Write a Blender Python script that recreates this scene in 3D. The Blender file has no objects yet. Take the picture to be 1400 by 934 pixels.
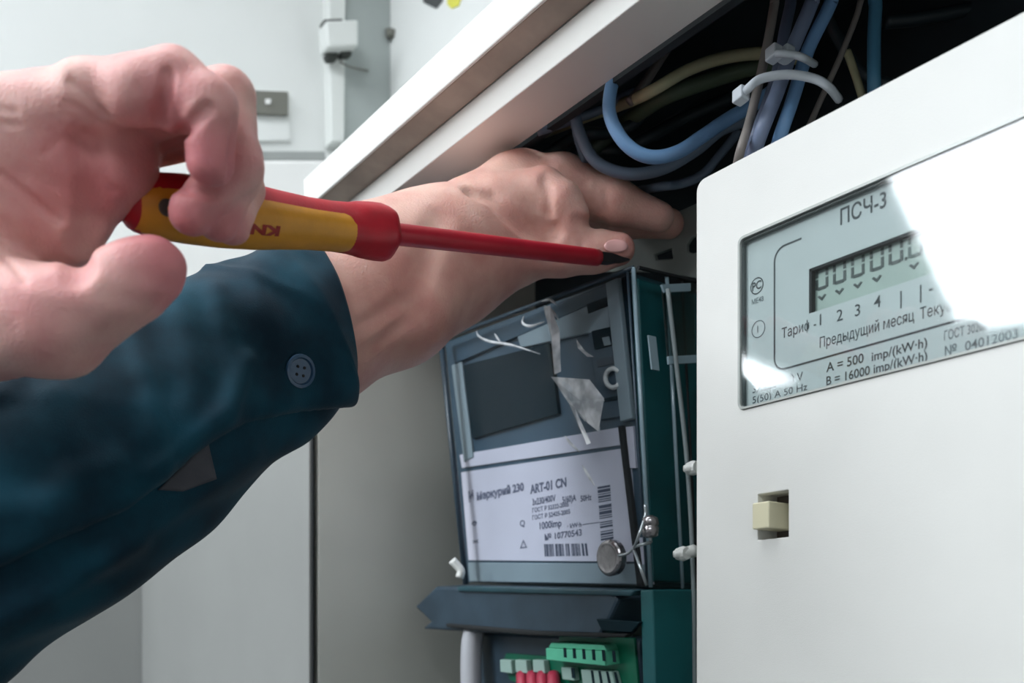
import bpy, math, random
import numpy as np
from mathutils import Vector, Matrix, noise
from mathutils.bvhtree import BVHTree

random.seed(3)
SC = bpy.context.scene
COL = SC.collection

# ------------------------------------------------------------------ camera
F, CX, CY = 1345.0, 700.0, 875.0            # focal length and principal point for a 1400 x 934 frame
def unit(v):
    v = np.array(v, float); return v / np.linalg.norm(v)
AX = unit([950, 0, 1345]); AY = unit([1345, 0, -950]); AZ = np.array([0., 1., 0.])
R = np.array([AX, AY, AZ])                  # camera axes expressed in the cabinet's axes
HC = np.array([0., 0., 1.55])               # eye height above the floor
cam_d = bpy.data.cameras.new('camera'); cam = bpy.data.objects.new('camera', cam_d); COL.objects.link(cam)
cam_d.sensor_width = 36.0; cam_d.lens = F / 1400 * 36; cam_d.clip_start = 0.02
cam_d.shift_y = (CY - 467) / 1400
cam_d.dof.use_dof = True; cam_d.dof.focus_distance = 0.47; cam_d.dof.aperture_fstop = 11
M4 = Matrix([list(R[0]) + [0], list(R[1]) + [0], list(R[2]) + [HC[2]], [0, 0, 0, 1]])
cam.matrix_world = M4
SC.camera = cam

def ray(px, py): return R @ np.array([px - CX, -(py - CY), -F]) / F
def P(px, py, d): return ray(px, py) * d + HC
def onX(px, py, x): r = ray(px, py); return r * (x / r[0]) + HC
def onY(px, py, y): r = ray(px, py); return r * (y / r[1]) + HC
def onplane(px, py, p0, n):
    r = ray(px, py); return HC + r * (np.dot(np.array(p0) - HC, n) / np.dot(r, n))
H0 = HC[2]

# ------------------------------------------------------------------ world, view
w = bpy.data.worlds.new('world'); SC.world = w; w.use_nodes = True
bg = w.node_tree.nodes['Background']; bg.inputs[0].default_value = (0.86, 0.93, 1.0, 1); bg.inputs[1].default_value = 0.75
SC.view_settings.view_transform = 'Standard'; SC.view_settings.look = 'None'
SC.view_settings.exposure = 0.13; SC.view_settings.gamma = 1.0; SC.view_settings.use_curve_mapping = False

# ------------------------------------------------------------------ materials
def lin(c):
    return tuple(((x / 255) / 12.92 if x <= 10 else ((x / 255 + 0.055) / 1.055) ** 2.4) for x in c) + (1.0,)
MATS = {}
def mat(name, rgb, rough=0.5, metal=0.0, var=0.0, scale=30.0, bump=0.0, bscale=400.0, spec=0.5, coat=0.0, sheen=0.0, rgb2=None):
    m = bpy.data.materials.new(name); m.use_nodes = True
    nt = m.node_tree; b = nt.nodes['Principled BSDF']
    b.inputs['Base Color'].default_value = lin(rgb); b.inputs['Roughness'].default_value = rough
    b.inputs['Metallic'].default_value = metal; b.inputs['Specular IOR Level'].default_value = spec
    b.inputs['Coat Weight'].default_value = coat
    if sheen: b.inputs['Sheen Weight'].default_value = sheen; b.inputs['Sheen Roughness'].default_value = 0.4
    tc = nt.nodes.new('ShaderNodeTexCoord')
    if var > 0 or rgb2:
        no = nt.nodes.new('ShaderNodeTexNoise'); no.inputs['Scale'].default_value = scale; no.inputs['Detail'].default_value = 6
        nt.links.new(tc.outputs['Object'], no.inputs['Vector'])
        cr = nt.nodes.new('ShaderNodeValToRGB')
        c2 = rgb2 or tuple(max(0, x * (1 - var)) for x in rgb)
        cr.color_ramp.elements[0].color = lin(c2); cr.color_ramp.elements[1].color = lin(rgb)
        cr.color_ramp.elements[0].position = 0.35; cr.color_ramp.elements[1].position = 0.65
        nt.links.new(no.outputs['Fac'], cr.inputs['Fac']); nt.links.new(cr.outputs['Color'], b.inputs['Base Color'])
    if bump > 0:
        n2 = nt.nodes.new('ShaderNodeTexNoise'); n2.inputs['Scale'].default_value = bscale; n2.inputs['Detail'].default_value = 4
        nt.links.new(tc.outputs['Object'], n2.inputs['Vector'])
        bp = nt.nodes.new('ShaderNodeBump'); bp.inputs['Strength'].default_value = bump; bp.inputs['Distance'].default_value = 0.001
        nt.links.new(n2.outputs['Fac'], bp.inputs['Height']); nt.links.new(bp.outputs['Normal'], b.inputs['Normal'])
    MATS[name] = m; return m

def clear_mat(name, tint, rough=0.03, base=0.05, bump=0.0, bscale=60, power=4.0):
    """thin clear plastic: lets light through, mirrors what faces it"""
    m = bpy.data.materials.new(name); m.use_nodes = True; nt = m.node_tree; nt.nodes.clear()
    o = nt.nodes.new('ShaderNodeOutputMaterial'); mx = nt.nodes.new('ShaderNodeMixShader')
    tr = nt.nodes.new('ShaderNodeBsdfTransparent'); tr.inputs[0].default_value = lin(tint)
    gl = nt.nodes.new('ShaderNodeBsdfGlossy'); gl.inputs['Roughness'].default_value = rough
    fr = nt.nodes.new('ShaderNodeLayerWeight'); fr.inputs[0].default_value = 0.5
    pw = nt.nodes.new('ShaderNodeMath'); pw.operation = 'POWER'; pw.inputs[1].default_value = power
    nt.links.new(fr.outputs['Facing'], pw.inputs[0])
    ad = nt.nodes.new('ShaderNodeMath'); ad.operation = 'ADD'; ad.inputs[1].default_value = base; ad.use_clamp = True
    nt.links.new(pw.outputs[0], ad.inputs[0]); nt.links.new(ad.outputs[0], mx.inputs[0])
    nt.links.new(tr.outputs[0], mx.inputs[1]); nt.links.new(gl.outputs[0], mx.inputs[2]); nt.links.new(mx.outputs[0], o.inputs[0])
    if bump:
        tc = nt.nodes.new('ShaderNodeTexCoord'); n2 = nt.nodes.new('ShaderNodeTexNoise'); n2.inputs['Scale'].default_value = bscale
        nt.links.new(tc.outputs['Object'], n2.inputs['Vector'])
        bp = nt.nodes.new('ShaderNodeBump'); bp.inputs['Strength'].default_value = bump; bp.inputs['Distance'].default_value = 0.002
        nt.links.new(n2.outputs['Fac'], bp.inputs['Height']); nt.links.new(bp.outputs['Normal'], gl.inputs['Normal']); nt.links.new(bp.outputs['Normal'], fr.inputs['Normal'])
    MATS[name] = m; return m

def emit_mat(name, rgb, strength):
    m = bpy.data.materials.new(name); m.use_nodes = True; nt = m.node_tree; nt.nodes.clear()
    o = nt.nodes.new('ShaderNodeOutputMaterial'); e = nt.nodes.new('ShaderNodeEmission')
    e.inputs[0].default_value = lin(rgb); e.inputs[1].default_value = strength; nt.links.new(e.outputs[0], o.inputs[0])
    MATS[name] = m; return m

# ------------------------------------------------------------------ object helpers
ORG = {}
def origin(o): return ORG.get(o.name, np.zeros(3)) if o else np.zeros(3)
def tag(o, label=None, cat=None, group=None, kind=None):
    if label: o['label'] = label
    if cat: o['category'] = cat
    if group: o['group'] = group
    if kind: o['kind'] = kind
    return o
def thing(name, loc, label, cat, group=None):
    o = bpy.data.objects.new(name, None); COL.objects.link(o); o.location = Vector(loc); o.empty_display_size = 0.02
    ORG[o.name] = np.array(loc, float)
    return tag(o, label, cat, group)
def build(name, vs, fs, m, parent=None, smooth=False, base=None):
    """links ONE mesh object; vs are world coordinates; its origin is its parent's or its own base"""
    vs = np.asarray(vs, float)
    if parent: og = origin(parent)
    else: og = np.array(base, float) if base is not None else np.array([vs[:, 0].mean(), vs[:, 1].mean(), vs[:, 2].min()])
    me = bpy.data.meshes.new(name); me.from_pydata([tuple(v) for v in (vs - og)], [], [tuple(int(i) for i in f) for f in fs])
    me.update(); me.materials.append(m)
    if smooth: me.polygons.foreach_set('use_smooth', [True] * len(me.polygons))
    o = bpy.data.objects.new(name, me); COL.objects.link(o)
    if parent: o.parent = parent
    else: o.location = Vector(og)
    ORG[o.name] = og
    return o
def fix_normals(o):
    import bmesh
    bm = bmesh.new(); bm.from_mesh(o.data); bmesh.ops.recalc_face_normals(bm, faces=bm.faces); bm.to_mesh(o.data); bm.free(); return o
def bevel(o, wd, seg=2):
    md = o.modifiers.new('bevel', 'BEVEL'); md.width = wd; md.segments = seg; md.limit_method = 'ANGLE'; md.angle_limit = 0.6
    return o
class MB:
    def __init__(s): s.v = []; s.f = []
    def add(s, v, f):
        k = len(s.v); s.v += [np.array(x, float) for x in v]; s.f += [tuple(i + k for i in q) for q in f]; return s
    def box(s, a, b):
        x0, y0, z0 = np.minimum(a, b); x1, y1, z1 = np.maximum(a, b)
        return s.add([(x0, y0, z0), (x1, y0, z0), (x1, y1, z0), (x0, y1, z0), (x0, y0, z1), (x1, y0, z1), (x1, y1, z1), (x0, y1, z1)],
                     [(0, 3, 2, 1), (4, 5, 6, 7), (0, 1, 5, 4), (1, 2, 6, 5), (2, 3, 7, 6), (3, 0, 4, 7)])
    def hexa(s, q, off):
        """four points and their copies shifted by off"""
        q = [np.array(p, float) for p in q]; off = np.array(off, float)
        return s.add(q + [p + off for p in q], [(0, 1, 2, 3), (7, 6, 5, 4), (0, 4, 5, 1), (1, 5, 6, 2), (2, 6, 7, 3), (3, 7, 4, 0)])
    def prism(s, pts, off):
        n = len(pts); pts = [np.array(p, float) for p in pts]; off = np.array(off, float)
        return s.add(pts + [p + off for p in pts], [tuple(range(n)), tuple(range(2 * n - 1, n - 1, -1))] + [(i, n + i, n + (i + 1) % n, (i + 1) % n) for i in range(n)])
    def tube(s, pts, r, seg=10, sub=6, flat=1.0, up=None, cap=True):
        pts = spline(pts, sub) if sub > 1 else [np.array(p, float) for p in pts]
        n = len(pts); rr = r if hasattr(r, '__len__') else [r] * n
        if len(rr) != n: rr = np.interp(np.linspace(0, 1, n), np.linspace(0, 1, len(rr)), rr)
        k = len(s.v); t0 = unit(pts[1] - pts[0]); a = np.array(up if up is not None else ((0, 0, 1) if abs(t0[2]) < .9 else (1, 0, 0)), float)
        for i, p in enumerate(pts):
            t = unit(pts[min(i + 1, n - 1)] - pts[max(i - 1, 0)])
            a = unit(a - t * np.dot(a, t)); b = np.cross(t, a)
            for j in range(seg):
                th = 2 * math.pi * j / seg
                s.v.append(p + (a * math.cos(th) * flat + b * math.sin(th)) * rr[i])
        for i in range(n - 1):
            for j in range(seg):
                j2 = (j + 1) % seg
                s.f.append((k + i * seg + j, k + i * seg + j2, k + (i + 1) * seg + j2, k + (i + 1) * seg + j))
        if cap:
            s.f.append(tuple(k + j for j in range(seg))[::-1]); s.f.append(tuple(k + (n - 1) * seg + j for j in range(seg)))
        return s
    def lathe(s, p0, axis, prof, seg=32, ref=(0, 0, 1), th0=0, th1=2 * math.pi, facet=None):
        """prof: list of (distance along axis, radius)"""
        p0 = np.array(p0, float); t = unit(axis); a = np.array(ref, float); a = unit(a - t * np.dot(a, t)); b = np.cross(t, a)
        full = abs(th1 - th0 - 2 * math.pi) < 1e-6; m = seg if full else seg + 1; k = len(s.v)
        for (l, r) in prof:
            for j in range(m):
                th = th0 + (th1 - th0) * j / seg
                q = facet(th, l) if facet else 1.0
                s.v.append(p0 + t * l + (a * math.cos(th) + b * math.sin(th)) * r * q)
        for i in range(len(prof) - 1):
            for j in range(seg):
                j2 = (j + 1) % m if full else j + 1
                s.f.append((k + i * m + j, k + (i + 1) * m + j, k + (i + 1) * m + j2, k + i * m + j2))
        if full:
            if prof[0][1] > 1e-6: s.f.append(tuple(k + j for j in range(m)))
            if prof[-1][1] > 1e-6: s.f.append(tuple(k + (len(prof) - 1) * m + j for j in range(m))[::-1])
        return s
    def go(s, name, m, parent=None, smooth=False, bev=0, base=None, seg=2):
        o = build(name, s.v, s.f, m, parent, smooth, base)
        if bev: bevel(o, bev, seg)
        return o
def spline(pts, sub):
    pts = [np.array(p, float) for p in pts]; out = []
    for i in range(len(pts) - 1):
        p0 = pts[i - 1] if i else 2 * pts[0] - pts[1]; p1, p2 = pts[i], pts[i + 1]
        p3 = pts[i + 2] if i + 2 < len(pts) else 2 * pts[-1] - pts[-2]
        for k in range(sub):
            t = k / sub
            out.append(0.5 * (2 * p1 + (p2 - p0) * t + (2 * p0 - 5 * p1 + 4 * p2 - p3) * t * t + (3 * p1 - p0 - 3 * p2 + p3) * t ** 3))
    out.append(pts[-1]); return out
def boolean_cut(o, cutters):
    """applies box cuts to a mesh object without operators"""
    for c in cutters:
        md = o.modifiers.new('cut', 'BOOLEAN'); md.operation = 'DIFFERENCE'; md.object = c; md.solver = 'EXACT'
    bpy.context.view_layer.update()
    dg = bpy.context.evaluated_depsgraph_get()
    me = bpy.data.meshes.new_from_object(o.evaluated_get(dg))
    o.modifiers.clear(); o.data = me
    for c in cutters: bpy.data.objects.remove(c, do_unlink=True)
    return o
def write(body, origin_pt, right, up, height, m, parent, width=None, name='lettering', bold=0.0, depth=0.0001, skew=0.0):
    """flat printed lettering: baseline starts at origin_pt; capital height and total width in metres"""
    cu = bpy.data.curves.new(name, 'FONT'); cu.body = body; cu.size = 1.0; cu.extrude = 0.0; cu.offset = bold; cu.resolution_u = 3
    t = bpy.data.objects.new(name, cu); COL.objects.link(t); bpy.context.view_layer.update()
    me = bpy.data.meshes.new_from_object(t.evaluated_get(bpy.context.evaluated_depsgraph_get()))
    bpy.data.objects.remove(t, do_unlink=True)
    vs = np.array([v.co[:] for v in me.vertices]); fs = [tuple(p.vertices) for p in me.polygons]
    s = height / 0.70; x0, x1 = vs[:, 0].min(), vs[:, 0].max()
    sx = (width / (x1 - x0)) if width else s
    right = unit(right); up = unit(up); nrm = np.cross(right, up)
    out = [np.array(origin_pt) + right * ((v[0] - x0) * sx) + up * (v[1] * s) + nrm * depth for v in vs]
    return build(name, out, fs, m, parent)

# ================================================================== colours of the place
mat('jamb_shade_grey', (146, 148, 146), 0.5, var=0.04, scale=6, bump=0.06, bscale=500)  # the arm's shade over the jamb is put into this grey
mat('wall_paint', (238, 240, 238), 0.8, var=0.03, scale=3, bump=0.1, bscale=90)
mat('ceiling_paint', (236, 236, 232), 0.9, var=0.02, scale=4)
mat('floor_lino', (70, 72, 76), 0.5, var=0.15, scale=12)
mat('cabinet_white', (226, 226, 222), 0.42, var=0.03, scale=9, bump=0.06, bscale=700)
mat('cabinet_edge', (172, 160, 148), 0.5, var=0.12, scale=40, bump=0.05, bscale=600)
mat('cabinet_grey', (226, 227, 218), 0.55, var=0.05, scale=7, bump=0.08, bscale=500)
mat('interior_shade', (44, 54, 60), 0.7, var=0.3, scale=14)  # shade of the open interior put into the dark colour
mat('plate_olive', (84, 100, 92), 0.6, var=0.15, scale=20)
mat('gap_black', (22, 26, 28), 0.8)
mat('meter_beige', (220, 220, 216), 0.42, var=0.015, scale=25, bump=0.10, bscale=1800)
mat('label_grey', (188, 199, 199), 0.5, var=0.03, scale=30)
mat('print_dark', (52, 62, 66), 0.6)
mat('print_grey', (96, 108, 112), 0.6)
mat('lcd_back', (158, 178, 170), 0.35, var=0.05, scale=60)
mat('lcd_segment', (70, 92, 88), 0.4)
mat('lcd_segment_strong', (38, 58, 56), 0.4)
mat('recess_brown', (88, 80, 74), 0.6)
mat('button_cream', (214, 208, 178), 0.45, bump=0.05, bscale=900)
clear_mat('window_plastic', (250, 252, 252), rough=0.05, base=0.06)

# ================================================================== the room
XL, YB, ZC = -1.15, 0.61, 1.32
def struct(name, mb, m):
    o = mb.go(name, m); o['kind'] = 'structure'; return o
struct('floor', MB().box((-4.2, -4.0, -0.1), (3.2, YB + .1, 0)), MATS['floor_lino'])
struct('ceiling', MB().box((-4.2, -4.0, H0 + ZC), (3.2, YB + .1, H0 + ZC + .1)), MATS['ceiling_paint'])
struct('wall_back', MB().box((-4.2, YB, 0), (3.2, YB + .1, H0 + ZC)), MATS['wall_paint'])
struct('wall_left', MB().box((XL - .12, -0.15, 0), (XL, YB - .001, H0 + ZC)), MATS['wall_paint'])
struct('wall_shade_trim', MB().box((XL, -.15, 0), (XL + .004, YB - .001, H0 + .17)), MATS['jamb_shade_grey'])  # added sheet, carries the jamb's shade colour along the wall
struct('wall_right', MB().box((3.1, -4.0, 0), (3.2, YB - .001, H0 + ZC)), MATS['wall_paint'])
struct('wall_front', MB().box((-4.099, -4.0, 0), (3.099, -3.9, H0 + ZC)), MATS['wall_paint'])
struct('wall_far_left', MB().box((-4.2, -4.0, 0), (-4.1, YB - .001, H0 + ZC)), MATS['wall_paint'])

# ceiling luminaires: the two whose light is mirrored in the right-hand meter's window
emit_mat('tube_light', (244, 250, 255), 13.5)
mat('lamp_housing', (235, 235, 235), 0.4)
Y1 = 0.33132
def mirrored(px, py, z):
    p = onY(px, py, Y1); r = ray(px, py) * np.array([1, -1, 1]); return p + r * ((z - p[2]) / r[2])
def luminaire(cx, cy, ang, lx, ly, z, label):
    t = thing('ceiling_light', (cx, cy, z), label, 'lamp', 'ceiling luminaires')
    c, s = math.cos(ang), math.sin(ang)
    def q(u, v, h): return (cx + u * c - v * s, cy + u * s + v * c, z + h)
    a, b = lx / 2, ly / 2
    MB().hexa([q(-a, -b, .012), q(a, -b, .012), q(a, b, .012), q(-a, b, .012)], (0, 0, .06)).go('housing', MATS['lamp_housing'], t)
    a -= .01; b -= .01
    MB().hexa([q(-a, -b, 0), q(a, -b, 0), q(a, b, 0), q(-a, b, 0)], (0, 0, .0119)).go('diffuser', MATS['tube_light'], t)
    MB().box((cx - .01, cy - .01, z + .072), (cx + .01, cy + .01, H0 + ZC)).go('suspension_rod', MATS['lamp_housing'], t)
    return t
LZ = H0 + 0.98
pa, pb = mirrored(1205, 236, LZ), mirrored(1312, 455, LZ)
d = unit((pb - pa) * [1, 1, 0]); nrm2 = np.array([-d[1], d[0], 0])
if nrm2[0] < 0: nrm2 = -nrm2
L_len = np.linalg.norm(pb - pa) + .55
ctr = (pa - d * .55 + pb) / 2 + nrm2 * .40
luminaire(ctr[0], ctr[1], math.atan2(d[1], d[0]), L_len, .80, LZ, 'large suspended luminaire mirrored as the big white glare in the beige meter window')
ps = mirrored(1030, 500, LZ)
luminaire(ps[0] - .1, ps[1] - .05, math.atan2(d[1], d[0]) + .2, .50, .20, LZ, 'narrow suspended luminaire mirrored at the lower left of the beige meter window')
luminaire(-.62, -.42, math.atan2(d[1], d[0]), 1.2, .30, H0 + 1.20, 'ceiling luminaire above the cabinet and the hands, outside the frame')  # fill lamp added to brighten upper surfaces and the left wall

luminaire(.75, -1.15, math.atan2(d[1], d[0]), 1.3, .40, LZ + .1, 'suspended ceiling luminaire behind the viewer on the right, outside the frame')  # added fill for the palm, sleeve and inner left side

# ================================================================== cabinet
YF, YO = 0.3013, 0.285                      # front of the inner lip, front of the outer rail
XC = -0.6805                                # inner face of the left side
cab = thing('electrical_cabinet', (-.19, .42, H0 - 1.2), 'pale grey steel meter cabinet standing open, with a stepped white top rail', 'cabinet')
def prof_rail(pts, x0, x1):
    mb = MB(); n = len(pts)
    a = [(x0, y, H0 + z) for y, z in pts]; b = [(x1, y, H0 + z) for y, z in pts]
    return mb.add(a + b, [tuple(range(n)), tuple(range(2 * n - 1, n - 1, -1))] + [(i, n + i, n + (i + 1) % n, (i + 1) % n) for i in range(n)])
XR = 0.24
bevel(fix_normals(prof_rail([(YO, .3305), (YO, .3075), (YO + .0018, .3073), (YO + .0018, .3140), (YO + .03, .3140), (YO + .03, .3305)], -.663, XR).go('outer_rail', MATS['cabinet_white'], cab)), .0008)
bevel(fix_normals(prof_rail([(YO + .0019, .3130), (YO + .0019, .3076), (YF, .3041), (YF + .0005, .3130)], -.663, XR).go('rail_groove', MATS['cabinet_edge'], cab)), .0003)
bevel(fix_normals(prof_rail([(YF, .3040), (YF, .2870), (YF + .031, .2870), (YF + .031, .2895), (YF + .003, .2895), (YF + .003, .3040)], XC, XR).go('inner_lip', MATS['cabinet_white'], cab)), .0007)
MB().box((XC, .3431, H0 + .380), (XR, .52, H0 + .389)).go('roof_panel', MATS['interior_shade'], cab)
MB().box((XC, .3380, H0 + .2896), (XR, .3430, H0 + .388)).go('rail_back_plate', MATS['interior_shade'], cab)
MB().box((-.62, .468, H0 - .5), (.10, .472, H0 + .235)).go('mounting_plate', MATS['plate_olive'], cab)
MB().box((XC, .505, H0 - 1.2), (XR, .52, H0 + .3799)).go('back_panel', MATS['interior_shade'], cab)
MB().prism([(XC - .02, YF + .0035, H0 - 1.2), (XC - .02, .52, H0 - 1.2), (XC - .02, .52, H0 + .3799), (XC - .02, .3431, H0 + .3799), (XC - .02, YF + .0035, H0 + .3124)], (.02, 0, 0)).go('side_panel', MATS['cabinet_grey'], cab)
MB().box((XR, YF, H0 - 1.2), (XR + .02, .52, H0 + .3300)).go('side_panel', MATS['cabinet_grey'], cab)
# left jamb, a sheet with a folded edge, and the dark rubber seal that shows as the seam
bevel(MB().box((-1.144, YF - .003, H0 - 1.2), (XC - .0035, YF, H0 + .17)).go('left_jamb', MATS['jamb_shade_grey'], cab), .0008)
MB().box((XC - .0035, YF - .0012, H0 - 1.2), (XC - .0005, YF + .0003, H0 + .3035)).go('door_seal', MATS['gap_black'], cab)
MB().box((XC, .335, H0 - 1.2), (XR, .505, H0 - 1.15)).go('bottom_panel', MATS['interior_shade'], cab)

# ================================================================== right-hand meter
def fx(px): return onY(px, 400, Y1)[0]
def m1p(px, py, dy=0.0): return onY(px, py, Y1 + dy)
m1 = thing('electricity_meter', (-.235, Y1 + .045, H0 - .12), 'beige electricity meter with a digital display window and a square button, nearest on the right', 'meter')
x0, x1 = -.3216, -.1400; zt, zb = H0 + .2112, H0 - .120
case = fix_normals(MB().box((x0, Y1, zb), (x1, Y1 + .085, zt)).go('case', MATS['meter_beige'], m1))
wx0, wx1, wz0, wz1 = -.2961, -.160, H0 + .1008, H0 + .1768
def rrect(x0, x1, z0, z1, r, n=5):
    out = []
    for cx, cz, a0 in ((x1 - r, z1 - r, 0), (x0 + r, z1 - r, 90), (x0 + r, z0 + r, 180), (x1 - r, z0 + r, 270)):
        for i in range(n + 1):
            a = math.radians(a0 + 90 * i / n); out.append((cx + r * math.cos(a), cz + r * math.sin(a)))
    return out
def cutter(pts, y0, y1):
    o = fix_normals(build('cut', *(lambda mb: (mb.v, mb.f))(MB().prism([(x, y0, z) for x, z in pts], (0, y1 - y0, 0))), MATS['meter_beige'])); return o
# rounded body outline first, then the window and the button recess
case.data = build('tmp', *(lambda mb: (mb.v, mb.f))(MB().prism([(x, Y1, z) for x, z in rrect(x0, x1, zb, zt, .005)], (0, .085, 0))), MATS['meter_beige'], m1).data
for o in [o for o in COL.objects if o.name.startswith('tmp')]: bpy.data.objects.remove(o, do_unlink=True)
fix_normals(case)
bx0, bx1, bz0, bz1 = -.2854, -.2690, H0 + .0430, H0 + .0627
bevel(boolean_cut(case, [cutter(rrect(wx0, wx1, wz0, wz1, .003), Y1 - .01, Y1 + .007), cutter(rrect(bx0, bx1, bz0, bz1, .0004), Y1 - .01, Y1 + .014)]), .0009, 2)
MB().box((bx0 + .0001, Y1 + .0125, bz0 + .0001), (bx1 - .0001, Y1 + .0138, bz1 - .0001)).go('button_recess', MATS['recess_brown'], m1)
# push button standing a little proud of the recess
MB().box((-.2846, Y1 - .0045, H0 + .0472), (-.2755, Y1 + .0124, H0 + .0585)).go('button', MATS['button_cream'], m1, bev=.0006)
# bezel = fine clear rim round the window, then the clear cover
def ring(px_in, outer, inner, y0, y1):
    mb = MB(); n = len(outer); A = []
    for pts, y in ((outer, y0), (inner, y0), (inner, y1), (outer, y1)): A += [(x, y, z) for x, z in pts]
    f = []
    for k in range(4):
        for i in range(n):
            j = (i + 1) % n; f.append((k * n + i, k * n + j, ((k + 1) % 4) * n + j, ((k + 1) % 4) * n + i))
    return mb.add(A, f)
mat('rim_plastic', (176, 180, 176), 0.25, spec=0.6)
mat('rim_dark', (84, 90, 90), 0.4)
fix_normals(ring(0, rrect(wx0 + .0001, wx1, wz0 + .0001, wz1 - .0001, .003), rrect(wx0 + .0012, wx1 - .001, wz0 + .0010, wz1 - .0012, .0022), Y1 - .0008, Y1 + .004).go('window_rim', MATS['rim_plastic'], m1))
fix_normals(ring(0, rrect(wx0 + .0013, wx1, wz0 + .0011, wz1 - .0013, .0022), rrect(wx0 + .0019, wx1 - .001, wz0 + .0014, wz1 - .0022, .0016), Y1 + .0005, Y1 + .004).go('rim_shadow_gap', MATS['rim_dark'], m1))
MB().prism([(x, Y1 + .0004, z) for x, z in rrect(wx0 + .001, wx1 - .001, wz0 + .0009, wz1 - .0009, .0022)], (0, -.0006, 0)).go('window_cover', MATS['window_plastic'], m1)
# label plate with the rectangular display opening
YP = .0028
def L(px, py): return onY(px, py, Y1 + YP)
lcx0, lcx1 = L(1106, 400)[0], L(1345, 400)[0]; lcz1, lcz0 = L(1106, 368)[2], L(1106, 429)[2]
plate = MB(); yp0, yp1 = Y1 + YP, Y1 + YP + .001
plate.box((wx0, yp0, wz0), (lcx0, yp1, wz1)); plate.box((lcx1, yp0, wz0), (wx1, yp1, wz1))
plate.box((lcx0, yp0, lcz1), (lcx1, yp1, wz1)); plate.box((lcx0, yp0, wz0), (lcx1, yp1, lcz0))
plate_o = plate.go('label_plate', MATS['label_grey'], m1)
LY = YP + .0026
MB().box((lcx0 - .0005, Y1 + LY, lcz0 - .0005), (lcx1 + .0005, Y1 + LY + .0003, lcz1 + .0005)).go('display', MATS['lcd_back'], m1)
disp = [o for o in COL.objects if o.name == 'display'][0]
fr = MB(); fr.box((lcx0, Y1 + YP + .0002, lcz0), (lcx0 + .0012, Y1 + LY, lcz1)); fr.box((lcx0, Y1 + YP + .0002, lcz1 - .0011), (lcx1, Y1 + LY, lcz1))
fr.go('display_edge_shadow', MATS['gap_black'], m1)  # shadow along the left and top edges, as dark strips
def seg_zero(cx, z0, hh, ww, t, y):
    mb = MB(); e = .0004; sk = .0004
    def bar(xa, xb, za, zb_): mb.box((xa, y - .00008, za), (xb, y, zb_))
    a, b = cx - ww / 2, cx + ww / 2; mid = z0 + hh / 2
    bar(a, a + t, z0 + e, mid - e); bar(b - t, b, z0 + e, mid - e); bar(a, a + t, mid + e, z0 + hh - e); bar(b - t, b, mid + e, z0 + hh - e)
    bar(a + t * .8, b - t * .8, z0, z0 + t); bar(a + t * .8, b - t * .8, z0 + hh - t, z0 + hh)
    return mb
yl = Y1 + LY - .0001
def LL(px, py): return onY(px, py, Y1 + LY)
for i, cxp in enumerate((1124, 1148, 1173, 1199, 1225, 1252)):
    pz = LL(1124, 396)[2]
    seg_zero(LL(cxp, 400)[0], pz, .0098, .0062, .0013, yl).go('digit', MATS['lcd_segment_strong' if i < 5 else 'lcd_segment'], disp)
dp = MB(); q = LL(1239, 352); dp.box((q[0] - .0005, yl - .0001, LL(1124, 396)[2]), (q[0] + .0005, yl, LL(1124, 396)[2] + .0012)); dp.go('decimal_point', MATS['lcd_segment_strong'], disp)
chev_z = LL(1124, 410)[2]
for cxp in (1124, 1148, 1173, 1199, 1250):
    c = LL(cxp, 400)[0]; a = .0022
    MB().prism([(c - a, yl, chev_z + .0016), (c, yl, chev_z - .0004), (c + a, yl, chev_z + .0016), (c + a * .6, yl, chev_z + .0021), (c, yl, chev_z + .0010), (c - a * .6, yl, chev_z + .0021)], (0, -.0001, 0)).go('arrow_mark', MATS['lcd_segment_strong'], disp)
RX, UZ = (1, 0, 0), (0, 0, 1)
def label(body, xa, ya, xb, h, m='print_dark', bold=0.003):
    o0 = L(xa, ya); wd = (L(xb, ya)[0] - o0[0]) if xb else None
    return write(body, o0, RX, UZ, h, MATS[m], plate_o, wd, depth=.00012, bold=bold)
label('ПСЧ-3', 1149, 308, 1212, .0062, bold=.012)
label('Тариф -', 1069, 463, 1116, .0042)
for i, (cx_, cy_) in enumerate(((1121, 445), (1144, 440), (1169, 433), (1195, 422))): label('1234'[i], cx_, cy_, None, .0046)
label('|', 1231, 416, None, .005); label('|', 1258, 408, None, .005); label('-', 1270, 403, None, .005)
label('Предыдущий месяц', 1121, 476, 1250, .0042)
label('Текущий', 1258, 437, 1325, .0042)
label('A = 500', 1130, 509, 1181, .0037, bold=.012)
label('imp/(kW·h)', 1192, 494, 1268, .0035, bold=.012)
label('B = 16000 imp/(kW·h)', 1130, 527, 1268, .0035, bold=.012)
label('3X220/380 V', 1029, 538, 1098, .0036)
label('5(50) A 50 Hz', 1029, 552, 1104, .0030)
label('ГОСТ 30206-94', 1291, 466, 1365, .0034, 'print_grey')
label('№  04012003', 1292, 487, 1392, .0034, 'print_grey')
label('МЕ48', 1028, 417, 1044, .0022, 'print_grey')
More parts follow.
